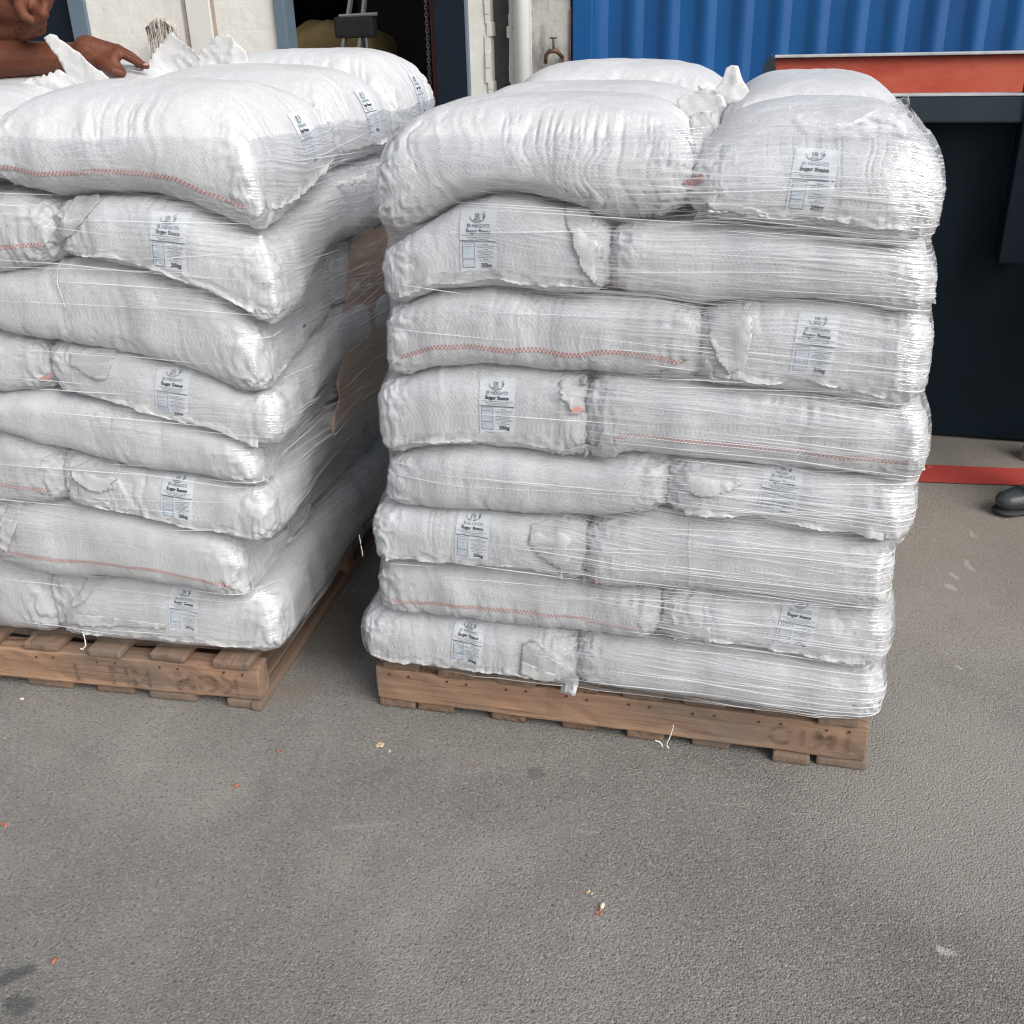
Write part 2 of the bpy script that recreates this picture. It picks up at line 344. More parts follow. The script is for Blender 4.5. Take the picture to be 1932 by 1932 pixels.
def mat_ground():
    m, t, o = newmat('rough_asphalt'); tc = nd(t, 'ShaderNodeTexCoord').outputs['Object']
    p = nd(t, 'ShaderNodeBsdfPrincipled'); p.inputs['Roughness'].default_value = .85; p.inputs['Specular IOR Level'].default_value = .3
    big = ntex(t, tc, 1.5, 7, .62, .3); mid = ntex(t, tc, 6, 5, .65); fine = ntex(t, tc, 170, 4, .7)
    vo = nd(t, 'ShaderNodeTexVoronoi'); L(t, tc, vo.inputs['Vector']); vo.inputs['Scale'].default_value = 300
    vc = nd(t, 'ShaderNodeSeparateColor'); L(t, vo.outputs['Color'], vc.inputs[0])
    c = mixc(t, ramp(t, big, [(.35, 0.0), (.65, 1.0)]), (.180, .174, .162), (.318, .306, .282))
    c = mixc(t, ramp(t, mid, [(.3, 0.0), (.75, .45)]), c, (.16, .158, .152))
    # aggregate: dark pits and pale grains
    c = mixc(t, ramp(t, fine, [(.34, .9), (.47, 0.0)]), c, (.055, .055, .052))
    c = mixc(t, ramp(t, vc.outputs[0], [(.78, 0.0), (.97, .6)]), c, (.38, .37, .34))
    c = mixc(t, ramp(t, vc.outputs[1], [(.90, 0.0), (1.0, .55)]), c, (.30, .20, .15))
    # pale dusty scuffs
    sc = ntex(t, mapped(t, tc, (5, 16, 5), (0, 0, 0), (0, 0, .5)), 1, 6, .75)
    c = mixc(t, ramp(t, sc, [(.62, 0.0), (.72, .5)]), c, (.42, .41, .39))
    wn = nd(t, 'ShaderNodeTexNoise'); L(t, tc, wn.inputs['Vector']); wn.inputs['Scale'].default_value = 14; wn.inputs['Detail'].default_value = 4
    wv = nd(t, 'ShaderNodeVectorMath'); wv.operation = 'MULTIPLY_ADD'; L(t, wn.outputs['Color'], wv.inputs[0]); wv.inputs[1].default_value = (.09, .09, 0); L(t, tc, wv.inputs[2])
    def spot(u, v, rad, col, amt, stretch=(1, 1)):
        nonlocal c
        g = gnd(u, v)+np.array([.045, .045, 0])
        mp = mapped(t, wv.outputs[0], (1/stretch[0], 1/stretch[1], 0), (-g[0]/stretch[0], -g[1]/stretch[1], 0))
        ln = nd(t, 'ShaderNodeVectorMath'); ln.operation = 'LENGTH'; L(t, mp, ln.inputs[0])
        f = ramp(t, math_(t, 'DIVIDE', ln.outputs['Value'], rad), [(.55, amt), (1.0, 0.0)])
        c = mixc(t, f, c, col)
    for a in ((15, 1850, .026, .7), (47, 1893, .022, .6), (1012, 1466, .016, .4)): spot(a[0], a[1], a[2], (.055, .065, .068), a[3], (1.3, .8))
    pass
    for a in ((1822, 1065, .028), (1806, 1090, .028), (1795, 1115, .022), (1838, 1010, .02), (1810, 1255, .012)): spot(a[0], a[1], a[2], (.50, .50, .47), .65, (.5, 1.2))
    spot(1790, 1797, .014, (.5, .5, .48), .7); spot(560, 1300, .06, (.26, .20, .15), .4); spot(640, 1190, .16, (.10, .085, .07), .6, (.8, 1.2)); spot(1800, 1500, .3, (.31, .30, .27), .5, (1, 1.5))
    # warmer, smoother concrete towards the skip
    sp = nd(t, 'ShaderNodeSeparateXYZ'); L(t, tc, sp.inputs[0])
    warm = math_(t, 'MULTIPLY_ADD', sp.outputs[0], .29, sp.outputs[1])
    warm = math_(t, 'MULTIPLY_ADD', math_(t, 'SUBTRACT', mid, .5), .5, warm)
    c = mixc(t, ramp(t, math_(t, 'MULTIPLY', warm, .1), [(.19, 0.0), (.29, .5)]), c, (.30, .255, .205))
    b = nd(t, 'ShaderNodeBump'); b.inputs['Strength'].default_value = .9; b.inputs['Distance'].default_value = .003
    L(t, math_(t, 'MULTIPLY_ADD', fine, 1.3, math_(t, 'MULTIPLY', vo.outputs['Distance'], -.9)), b.inputs['Height'])
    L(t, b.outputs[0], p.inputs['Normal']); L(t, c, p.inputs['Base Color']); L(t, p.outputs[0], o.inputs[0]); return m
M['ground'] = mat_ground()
def mat_redline():
    m, t, o = newmat('worn_red_paint'); tc = nd(t, 'ShaderNodeTexCoord').outputs['Object']
    p = nd(t, 'ShaderNodeBsdfPrincipled'); p.inputs['Roughness'].default_value = .7
    n = ntex(t, mapped(t, tc, (12, 30, 1)), 1, 5, .7); f = ntex(t, tc, 230, 3, .6)
    c = mixc(t, ramp(t, f, [(.3, 1.0), (.6, 0.0)]), (.50, .06, .045), (.28, .04, .035))
    c = mixc(t, ramp(t, n, [(.66, 0.0), (.70, .9)]), c, (.50, .44, .38))
    b = nd(t, 'ShaderNodeBump'); b.inputs['Strength'].default_value = .7; b.inputs['Distance'].default_value = .002; L(t, f, b.inputs['Height'])
    L(t, b.outputs[0], p.inputs['Normal']); L(t, c, p.inputs['Base Color']); L(t, p.outputs[0], o.inputs[0]); return m
M['redline'] = mat_redline()
def mat_plaster(name, c1, c2, dirtcol, dirt=(.55, .75), amt=.6, scale=3.0):
    m, t, o = newmat(name); tc = nd(t, 'ShaderNodeTexCoord').outputs['Object']
    p = nd(t, 'ShaderNodeBsdfPrincipled'); p.inputs['Roughness'].default_value = .85
    n = ntex(t, tc, scale, 6, .65); c = mixc(t, ramp(t, n, [(.35, 0.0), (.65, 1.0)]), c1, c2)
    br = nd(t, 'ShaderNodeTexBrick'); L(t, mapped(t, tc, (1, 1, 1), (0, 0, 0), (math.pi/2, 0, 0)), br.inputs['Vector'])
    br.inputs['Scale'].default_value = 1; br.inputs['Brick Width'].default_value = .44; br.inputs['Row Height'].default_value = .22; br.inputs['Mortar Size'].default_value = .012; br.inputs['Mortar Smooth'].default_value = .6
    d = ramp(t, ntex(t, mapped(t, tc, (3, 3, 1.2)), 1, 7, .72), [(dirt[0], 0.0), (dirt[1], amt)])
    c = mixc(t, d, c, dirtcol)
    pk = ramp(t, ntex(t, tc, 22, 5, .7), [(.66, 0.0), (.72, .5)]); c = mixc(t, pk, c, tuple(x*.55 for x in c1))
    b = nd(t, 'ShaderNodeBump'); b.inputs['Strength'].default_value = .7; b.inputs['Distance'].default_value = .012
    L(t, math_(t, 'MULTIPLY_ADD', br.outputs['Fac'], -.05, math_(t, 'MULTIPLY', ntex(t, tc, 9, 6, .6), 1.0)), b.inputs['Height'])
    L(t, b.outputs[0], p.inputs['Normal']); L(t, c, p.inputs['Base Color']); L(t, p.outputs[0], o.inputs[0]); return m
M['wall'] = mat_plaster('whitewashed_wall', (.64, .63, .585), (.72, .71, .665), (.52, .49, .43), (.56, .8), .6)
M['wallgrey'] = mat_plaster('stained_grey_wall', (.36, .36, .34), (.50, .49, .46), (.08, .08, .08), (.42, .62), .9)
M['pilaster'] = simple('painted_pilaster', (.62, .62, .58), .7, 0, .05, 8)
M['gap'] = simple('brown_joint', (.36, .30, .26), .8, 0, .2, 12)
M['frame'] = simple('blue_grey_paint', (.11, .155, .20), .5, 0, .1, 10)
M['navy'] = simple('dark_navy_paint', (.008, .013, .022), .6, 0, .2, 6, 0, .15)
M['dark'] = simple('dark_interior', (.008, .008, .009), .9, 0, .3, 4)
M['charcoal'] = simple('charcoal_timber', (.07, .065, .065), .8, 0, .35, 14)
M['pipe'] = simple('white_pvc', (.78, .80, .80), .3, 0, .04, 5)
M['brass'] = simple('tarnished_brass', (.09, .055, .03), .55, .4, .4, 30)
M['steel'] = simple('dull_steel', (.30, .31, .33), .4, .7, .2, 30)
M['alu'] = simple('dull_aluminium', (.20, .205, .21), .45, .3, .2, 20)
M['chain'] = simple('rusty_chain', (.22, .20, .18), .5, .5, .4, 60)
M['rust'] = simple('rusty_red_steel', (.12, .035, .025), .7, .2, .5, 12)
M['yellow'] = simple('dusty_yellow_canvas', (.15, .11, .045), .8, 0, .25, 9, .8)
M['mop'] = simple('grey_cotton_string', (.50, .46, .42), .9, 0, .3, 30)
M['navyskip'] = simple('navy_steel_paint', (.007, .015, .022), .6, 0, .35, 3, .25, .12, 30)
M['rimgrey'] = simple('slate_steel_paint', (.028, .043, .052), .55, 0, .25, 4, .3, .2)
def mat_redpanel():
    m, t, o = newmat('scratched_red_paint'); tc = nd(t, 'ShaderNodeTexCoord').outputs['Object']
    p = nd(t, 'ShaderNodeBsdfPrincipled'); p.inputs['Roughness'].default_value = .55
    n = ntex(t, mapped(t, tc, (3, 3, 6)), 1, 6, .7); c = mixc(t, ramp(t, n, [(.35, 0.0), (.65, 1.0)]), (.48, .06, .035), (.62, .13, .075))
    d = ramp(t, ntex(t, tc, 16, 5, .75), [(.62, 0.0), (.74, .7)]); c = mixc(t, d, c, (.14, .06, .05))
    L(t, c, p.inputs['Base Color']); L(t, p.outputs[0], o.inputs[0]); return m
M['redpanel'] = mat_redpanel()
M['rimwhite'] = simple('pale_steel_edge', (.55, .56, .57), .45, .1, .3, 20)  # pale grey for the thin lips along the skip rims
def mat_container():
    m, t, o = newmat('blue_container_paint'); tc = nd(t, 'ShaderNodeTexCoord').outputs['Object']
    p = nd(t, 'ShaderNodeBsdfPrincipled'); p.inputs['Roughness'].default_value = .35
    n = ntex(t, mapped(t, tc, (2, 2, .7)), 1, 5, .6); c = mixc(t, ramp(t, n, [(.35, 0.0), (.65, 1.0)]), (.002, .062, .215), (.003, .088, .275))
    d = ramp(t, ntex(t, mapped(t, tc, (14, 14, 7)), 1, 4, .8), [(.74, 0.0), (.765, 1.0)]); c = mixc(t, d, c, (.6, .66, .7))
    r = ramp(t, ntex(t, mapped(t, tc, (9, 9, 5), (5, 3, 2)), 1, 4, .8), [(.72, 0.0), (.76, .7)]); c = mixc(t, r, c, (.03, .05, .09))
    L(t, c, p.inputs['Base Color']); L(t, p.outputs[0], o.inputs[0]); return m
M['container'] = mat_container()
M['skin'] = simple('dark_brown_skin', (.125, .042, .022), .52, 0, .3, 18, 1.0, .28, 110)
M['nail'] = simple('fingernail', (.42, .24, .19), .35, 0, .05, 30)
M['hair'] = simple('black_hair', (.012, .010, .010), .8, 0, .3, 60, 1.0, .3, 300)
M['shirt'] = simple('navy_overall_cloth', (.015, .02, .045), .85, 0, .25, 12, .5)
M['trousers'] = simple('black_trouser_cloth', (.012, .012, .014), .85, 0, .25, 12, .5)
M['leather'] = simple('worn_black_leather', (.035, .042, .045), .42, 0, .35, 24, .5)
M['rubber'] = simple('black_rubber', (.02, .02, .02), .7, 0, .2, 20)
M['tansack'] = simple('tan_canvas', (.36, .24, .16), .8, 0, .2, 30, .5)
M['eyew'] = simple('eye_white', (.6, .57, .52), .3, 0, .02, 10); M['eyeb'] = simple('iris', (.015, .01, .008), .2, 0, .02, 10)
M['flank_sheet'] = simple('brown_sheet_mat', (.42, .27, .17), .8, 0, .35, 5)
M['beanred'] = simple('reddish_bean', (.42, .13, .07), .5, 0, .35, 300)
M['beanpale'] = simple('pale_bean', (.66, .60, .45), .5, 0, .15, 300)
M['crumb'] = simple('pale_crumbs', (.55, .42, .26), .8, 0, .3, 300)
def mat_scrap():
    m, t, o = newmat('clear_film_scrap'); tc = nd(t, 'ShaderNodeTexCoord').outputs['Object']
    tr = nd(t, 'ShaderNodeBsdfTransparent'); gl = nd(t, 'ShaderNodeBsdfGlossy'); gl.inputs['Roughness'].default_value = .25
    df = nd(t, 'ShaderNodeBsdfDiffuse'); df.inputs[0].default_value = (.9, .9, .92, 1)
    a = nd(t, 'ShaderNodeMixShader'); a.inputs[0].default_value = .8; L(t, gl.outputs[0], a.inputs[1]); L(t, df.outputs[0], a.inputs[2])
    b = nd(t, 'ShaderNodeMixShader'); L(t, ramp(t, ntex(t, tc, 45, 4, .6), [(.42, .05), (.66, .6)]), b.inputs[0]); L(t, tr.outputs[0], b.inputs[1]); L(t, a.outputs[0], b.inputs[2])
    L(t, b.outputs[0], o.inputs[0]); return m
M['scrap'] = mat_scrap()
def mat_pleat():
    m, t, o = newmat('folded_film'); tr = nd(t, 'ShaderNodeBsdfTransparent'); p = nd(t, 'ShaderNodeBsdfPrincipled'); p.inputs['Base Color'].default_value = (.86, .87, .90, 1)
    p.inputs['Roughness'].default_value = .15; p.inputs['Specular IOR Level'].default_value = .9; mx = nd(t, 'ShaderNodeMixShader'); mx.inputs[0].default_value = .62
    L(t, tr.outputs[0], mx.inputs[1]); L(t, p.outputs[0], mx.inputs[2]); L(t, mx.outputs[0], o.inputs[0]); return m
M['pleat'] = mat_pleat()

# ================================================================== GROUND
gm = bpy.data.meshes.new('ground'); gm.from_pydata([(-60, -60, 0), (60, -60, 0), (60, 60, 0), (-60, 60, 0)], [], [(0, 1, 2, 3)])
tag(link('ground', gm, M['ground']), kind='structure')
FS = Frame(gnd(1740, 842)[:2], -16.3)           # skip frame: origin at its base front
def lineset():
    pts = []
    for u, v in ((1740, 878), (1930, 886), (1930, 917), (1740, 911)):
        pts.append(FS.L(gnd(u, v)))
    fa = lambda x: pts[0][1]+(pts[1][1]-pts[0][1])*(x-pts[0][0])/(pts[1][0]-pts[0][0])
    fb = lambda x: pts[3][1]+(pts[2][1]-pts[3][1])*(x-pts[3][0])/(pts[2][0]-pts[3][0])
    n = 160; V = []; Q = []
    for i in range(n+1):
        x = -1.2+4.2*i/n
        V.append(FS.W(np.array([x, fa(x)+.004*noise(x*9, 0, 0, 3), .004]))); V.append(FS.W(np.array([x, fb(x)+.004*noise(x*9, 5, 0, 3), .004])))
    for i in range(n): Q.append((2*i+1, 2*i+3, 2*i+2, 2*i))
    return mesh_np('red_line', V, Q, False)
tag(link('red_floor_line', lineset(), M['redline']), kind='structure')

# ================================================================== BUILDING (yawed like the yard)
FW = Frame((0, 9.0), -13)
def wx(u, v=60, y=0.0): return FW.px(u, v, y)[0]
bld = empty('warehouse', FW.o, FW.yaw)
tag(bld, 'whitewashed warehouse with blue grey door frames and a dark open doorway', 'building')
TH = .3
def wallseg(u0, u1, mat=M['wall'], z0=-.02, z1=5, name='wall', y0=0, x0=None, x1=None):
    a = wx(u0) if x0 is None else x0; b = wx(u1) if x1 is None else x1
    return MB().box(a, b, y0, TH, z0, z1).build(name, mat, bld)
XL = -9.0
xd0, xd1 = wx(142), wx(172)
wallseg(0, 0, x0=XL, x1=xd0-2.2)
wallseg(0, 525, x0=xd1)
wallseg(885, 925)
wallseg(961, 1003, y0=.0)
MB().box(wx(925), wx(961), .12, TH, 0, 5).build('timber_post', M['charcoal'], bld)
wallseg(1003, 1076, M['wallgrey'], name='stained_wall', y0=.004)
MB().box(xd0-2.2, xd1, 0, TH, 3.0, 5).build('wall', M['wall'], bld)
MB().box(wx(525), wx(885), 0, TH, 3.2, 5).build('wall', M['wall'], bld)
# pilaster strip and joints
MB().box(wx(352), wx(360), -.012, 0.003, 0, 3.6).build('joint', M['gap'], bld)
MB().box(wx(360), wx(404), -.03, 0.003, 0, 3.6, .006).build('pilaster', M['pilaster'], bld)
MB().box(wx(404), wx(411), -.010, 0.003, 0, 3.6).build('joint', M['gap'], bld)
# rough broken plaster edges beside the post
for u, s in ((921, 1), (964, 3)):
    b = MB(); rr = random.Random(s); z = .6
    while z < 2.2:
        h = rr.uniform(.05, .13); xx = wx(u)+rr.uniform(-.012, .012); b.box(xx-.02, xx+.022, -.012-rr.uniform(0, .012), .12, z, z+h+.01, .006); z += h
    b.build('broken_plaster', M['pilaster'], bld)
# left door: navy leaf in a blue grey frame
MB().box(xd0, xd1, -.04, .12, 0, 3.0, .006).box(xd0-2.2, xd0-2.08, -.04, .12, 0, 3.0, .006).box(xd0-2.08, xd0, -.04, .12, 2.88, 3.0, .006).build('door_frame', M['frame'], bld)
ld = MB().box(xd0-2.08, xd0-.002, .06, .11, .01, 2.88).build('door', M['navy'], bld)
MB().box(xd0-.2, xd0-.16, .0, .06, 1.0, 1.2, .008).build('handle', M['steel'], ld)
# main doorway
xo0, xo1 = wx(525), wx(885)
MB().box(xo0, wx(545), -.04, .16, 0, 3.2, .006).box(wx(545), xo1, -.04, .16, 3.08, 3.2, .006).build('door_frame', M['frame'], bld)
# open dark leaf standing at the right jamb
dl = MB().box(wx(822), wx(880), -.05, .0, .01, 3.07, .006).build('door', M['navy'], bld)
MB().box(wx(880)+.002, wx(885), -.056, .05, .0, 3.07, .004).build('door_edge', M['frame'], dl)
# dark room behind
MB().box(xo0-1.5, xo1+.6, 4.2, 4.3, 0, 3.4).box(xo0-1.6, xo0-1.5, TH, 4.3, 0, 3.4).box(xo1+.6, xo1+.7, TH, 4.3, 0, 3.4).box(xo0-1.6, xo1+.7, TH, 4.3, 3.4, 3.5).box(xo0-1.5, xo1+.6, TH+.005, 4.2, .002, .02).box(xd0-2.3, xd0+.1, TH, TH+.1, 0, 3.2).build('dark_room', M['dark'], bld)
def chainpx(pts, y): return [(FW.px(u, v, y)[0], y, FW.px(u, v, y)[1]) for u, v in pts]

# --- ladder in the doorway
lad = empty('step_ladder', FW.W(np.array([wx(670, 60, .5), .5, 0])), FW.yaw)
tag(lad, 'dull aluminium step ladder leaning inside the dark doorway', 'ladder')
def loc(o, P):  # frame point -> local of empty with same yaw
    return [(p[0]-o0[0], p[1]-o0[1], p[2]) for p in P]
o0 = (wx(670, 60, .5), .5)
for a, b in (((665, -20), (630, 200)), ((690, -20), (668, 200))):
    P = chainpx([a, b], .45); p, q = Vector(P[0]), Vector(P[1]); d = (p-q).normalized(); q = q-d*(q.z/d.z) if d.z else q; p = q+d*2.3/d.z
    P = loc(lad, [p, q]); r = MB()
    v = Vector(P[0])-Vector(P[1]); Lr = v.length
    mt = Matrix.Translation(P[1]) @ v.to_track_quat('Z', 'Y').to_matrix().to_4x4()
    r.box(-.032, .032, -.012, .012, 0, Lr, .003, mt)
    for k in range(7): r.box(-.045, .045, -.02, .02, .12+k*.3, .15+k*.3, .004, mt)
    r.build('rail', M['alu'], lad)
P = loc(lad, chainpx([(690, 70), (702, 200)], .8)); a, b = Vector(P[0]), Vector(P[1]); d = (a-b).normalized(); b = b-d*(b.z/d.z)
MB().tube([a, b], .018, 6).build('back_leg', M['steel'], lad)
P = loc(lad, chainpx([(640, 30), (712, 26)], .42)); MB().tube(P, .014, 6).build('brace', M['steel'], lad)
hx, hz = FW.px(667, 50, .44); MB().box(hx-o0[0]-.17, hx-o0[0]+.19, -.10, .03, hz-.09, hz+.08, .03).build('hinge_tray', M['dark'], lad)
# --- yellow tarpaulin-covered load
yx0, yx1 = wx(545, 100, 1.0), wx(700, 100, 1.0); yz = FW.px(620, 50, 1.0)[1]
def lump(name, cx, cy, hx_, hy_, h, mat, seed, frame=None, p=3.0, nz=.03):
    n = 28; V = []; Q = []
    for j in range(n+1):
        ph = j/n*math.pi/2
        for i in range(2*n):
            th = i/n*math.pi
            c = abs(math.cos(th))**(2/p)*np.sign(math.cos(th)); s = abs(math.sin(th))**(2/p)*np.sign(math.sin(th))
            f = math.cos(ph)**(2/p); x, y, z = hx_*c*f, hy_*s*f, h*math.sin(ph)**(2/p)
            k = 1+nz/max(hx_, .01)*float(noise(x*5, y*5, z*5, seed)); V.append((x*k, y*k, z*(1+.05*float(noise(x*4, y*4, 0, seed+1)))))
    for j in range(n):
        for i in range(2*n): Q.append((j*2*n+i, j*2*n+(i+1) % (2*n), (j+1)*2*n+(i+1) % (2*n), (j+1)*2*n+i))
    o = link(name, mesh_np(name, V, Q), mat); o.location = (frame or FW).W(np.array([cx, cy, 0.])); o.rotation_euler = (0, 0, (frame or FW).yaw); return o
yl = lump('covered_load', (yx0+yx1)/2, 1.25, (yx1-yx0)/2+.10, .45, yz, M['yellow'], 5, None, 7.0)
tag(yl, 'dusty yellow canvas covered load standing in the dark doorway behind the ladder', 'canvas cover')
for u, v in ((583, 110), (575, 132)):
    x, z = FW.px(u, v, .78); b = MB(); b.tube([(x-(yx0+yx1)/2-.05, -.47, z), (x-(yx0+yx1)/2, -.485, z+.03), (x-(yx0+yx1)/2+.06, -.47, z-.005)], .018, 8); b.build('strap_buckle', M['rubber'], yl)
# --- chain with rusty pole
pts = chainpx([(826, -30), (832, 60), (822, 185)], .2)
ch = empty('hanging_chain', FW.W(np.array([wx(805, 60, .1), .1, 0])), FW.yaw); tag(ch, 'thin steel chain hanging beside a rusty pole in the doorway', 'chain')
P = chainpx([(800, -60), (802, 0), (806, 90), (813, 190)], .1); b = MB(); oc = (wx(805, 60, .1), .1)
p0, p1 = Vector(P[0]), Vector(P[-1]); p1 = p0+(p1-p0)*2.0; nL = 70
for k in range(nL):
    c = p0.lerp(p1, k/nL); c = Vector((c.x-oc[0], c.y-oc[1], c.z)); r_ = []
    for a in range(13):
        th = a*math.pi*2/12; q = Vector((math.cos(th)*.013, 0, math.sin(th)*.022))
        if k % 2: q = Vector((0, q.x, q.z))
        r_.append(c+q)
    b.tube(r_, .0035, 5)
b.build('chain_links', M['chain'], ch)
pole = MB().tube([(wx(816, 0, .2), .2, 3.1), (wx(826, 180, .2), .2, .02)], .032, 10).build('rusty_pole', M['rust'])
pole.matrix_world = FW.mat(); tag(pole, 'rusty dark red steel pole just inside the right door jamb', 'pole')
# --- dark cabinet with a small sticker
cx_, cz_ = FW.px(743, 107, 1.6)
cab = empty('steel_cabinet', FW.W(np.array([cx_, 1.9, 0])), FW.yaw); tag(cab, 'black steel cabinet with a small white sticker deep inside the doorway', 'cabinet')
MB().box(-.35, .38, -.28, .3, .02, 1.95, .01).build('carcass', M['dark'], cab)
MB().box(-.33, .36, -.30, -.283, .06, 1.92, .004).build('door', M['dark'], cab)
MB().box(-.035, .035, -.303, -.3005, cz_-.017, cz_+.017).build('sticker', M['pipe'], cab)
# --- drain pipe
px0, px1 = wx(970, 60, -.1), wx(1000, 60, -.1)
dp = MB().tube([((px0+px1)/2, -.1, 0.02), ((px0+px1)/2, -.1, 5)], (px1-px0)/2, 28).build('drain_pipe', M['pipe'], None, True)
dp.matrix_world = FW.mat(); tag(dp, 'white plastic drain pipe running down the wall beside the stained panel', 'pipe')
for z in (.5, 2.3): MB().box((px0+px1)/2-.09, (px0+px1)/2+.09, -.17, -.005, z, z+.03, .004).build('bracket', M['steel'], dp)
# --- tap
tx, tz = FW.px(1045, 96, -.1)
tp = empty('water_tap', FW.W(np.array([tx, 0, tz])), FW.yaw); tag(tp, 'tarnished brass water tap on the stained grey wall', 'tap')
MB().tube([(0.05, .0, -.05), (.05, -.09, -.03), (.02, -.11, .0), (-.03, -.12, .0), (-.06, -.12, -.03), (-.065, -.12, -.09)], [.014, .016, .02, .018, .016, .014], 10).build('spout', M['brass'], tp, True)
MB().tube([(0, -.115, 0), (0, -.115, .09)], .009, 8).tube([(-.028, -.115, .092), (.028, -.115, .092)], .006, 8).build('handle', M['brass'], tp, True)
MB().tube([(.06, -.012, -.9), (.06, -.02, -.05)], .011, 8).tube([(.11, -.012, -.6), (.12, -.014, .3)], .006, 8).build('supply_pipe', M['rust'], tp, True)
# --- string mop, head up against the wall
mx0, mz0 = FW.px(298, 62, -.3)
mp = empty('string_mop', FW.W(np.array([mx0, -.3, 0])), FW.yaw); tag(mp, 'grey string mop standing head up against the white wall', 'mop')
MB().tube([(0, 0, .02), (0, .12, mz0-.02)], .012, 8).build('handle', M['charcoal'], mp)
b = MB(); rr = random.Random(4)
for k in range(110):
    a = rr.uniform(-1, 1); dy = rr.uniform(-.05, .03); hgt = .11*math.sqrt(max(0.05, 1-a*a*.75)); P = []
    for j in range(9):
        s = j/8; P.append((a*.13*min(1, s*2.0)+.008*math.sin(s*7+k), .08+dy*min(1, s*3), mz0+(hgt*math.sin(min(1, s*2.2)*math.pi/2) if s < .45 else hgt-(s-.45)*.52)))
    b.tube(P, .0048, 5)
b.build('strings', M['mop'], mp, True)

# ================================================================== CONTAINER
FC = Frame(FW.W(np.array([wx(1081), -.03, 0]))[:2], -14)
con = empty('shipping_container', FC.o, FC.yaw); tag(con, 'blue corrugated shipping container standing behind the red and navy skip', 'container')
V = []; Q = []; x = .16; prof = []
while x < 11.8:
    prof += [(x, 0), (x+.068, 0), (x+.138, .065), (x+.206, .065)]; x += .276
for (x, y) in prof: V += [(x, y+.02, .16), (x, y+.02, 2.46)]
for i in range(len(prof)-1): Q.append((2*i, 2*i+2, 2*i+3, 2*i+1))
link('side_panel', mesh_np('side_panel', V, Q, False), M['container'], con)
MB().box(0, .16, 0, .16, .12, 2.59, .01).build('corner_post', M['container'], con); MB().box(11.9, 12.06, 0, .16, .12, 2.59, .01).build('corner_post', M['container'], con)
MB().box(.16, 11.9, 0.0, .06, 2.46, 2.59, .006).box(.16, 11.9, 0, .06, .02, .16, .006).build('rail', M['container'], con)
MB().box(0, 12.06, .062, 2.44, .16, 2.58).build('body', M['container'], con)

# ================================================================== SKIP
sk = empty('skip', FS.o, FS.yaw); tag(sk, 'navy steel skip with a scratched red inner panel', 'skip')
zr = FS.px(1800, 177, 0)[1]; zr2 = FS.px(1800, 232, 0)[1]
x0s = -1.25; x1s = FS.px(1926, 200, 0)[0]
YB = 1.5                                             # rear wall distance
za = FS.px(1700, 100, YB)[1]; xa = FS.px(1462, 110, YB)[0]; xr = FS.px(1950, 110, YB)[0]
SKH = .10                                            # how far the lower face is set back under the rim box
MB().box(x0s, x1s+.9, SKH, SKH+.02, .012, zr2+.002).build('front_panel', M['navyskip'], sk)
MB().box(x0s, x1s+.9, 0, .14, zr2, zr-.006, .006).build('rim_box', M['rimgrey'], sk)
MB().box(x0s, x1s+.9, -.003, .05, zr-.006, zr, .001).build('rim_edge', M['rimwhite'], sk)
MB().box(x1s+.012, x1s+.09, -.012, SKH, .62, zr+.14, .006).build('upright_post', M['navy'], sk)
#MB().prism([(x1s-.075, FS.px(1897, 400, -.02)[1]), (x1s-.012, FS.px(1897, 400, -.02)[1]), (x1s-.012, FS.px(1905, 345, -.02)[1]), (x1s-.035, FS.px(1905, 345, -.02)[1])], -.02, SKH+.002).build('bracket', M['navyskip'], sk)
# sloped brace strip on the lower face
a0 = FS.px(1918, 240, SKH-.02); a1 = FS.px(1893, 385, SKH-.02)
MB().tube([(a0[0], SKH-.01, a0[1]), (a1[0], SKH-.01, a1[1])], .008, 6).build('brace', M['navyskip'], sk)
# rear wall, its top lip, end cap, floor and end walls
MB().box(xa, xr+1.6, YB, YB+.03, .10, za-.010).build('rear_panel', M['redpanel'], sk)
MB().box(xa, xr+1.6, YB-.03, YB+.05, za-.010, za, .002).build('rear_lip', M['rimwhite'], sk)
c1 = FS.px(1441, 124, YB-.05)
MB().prism([(c1[0]-.02, c1[1]-.15), (c1[0], c1[1]), (xa-.015, za+.006), (xa+.012, za-.06), (xa+.0, za-.2)], YB-.06, YB+.06).build('end_gusset', M['rimgrey'], sk)
MB().box(x0s, x0s+.03, .14, YB+.02, .012, zr-.05).box(x0s+.03, xr+1.6, SKH+.02, YB, .06, .10).box(x1s+.87, x1s+.9, .14, YB, .10, zr-.02).build('end_panel', M['navyskip'], sk)
for k, (u, v) in enumerate(((2857/1.59, 235/1.59), )): pass

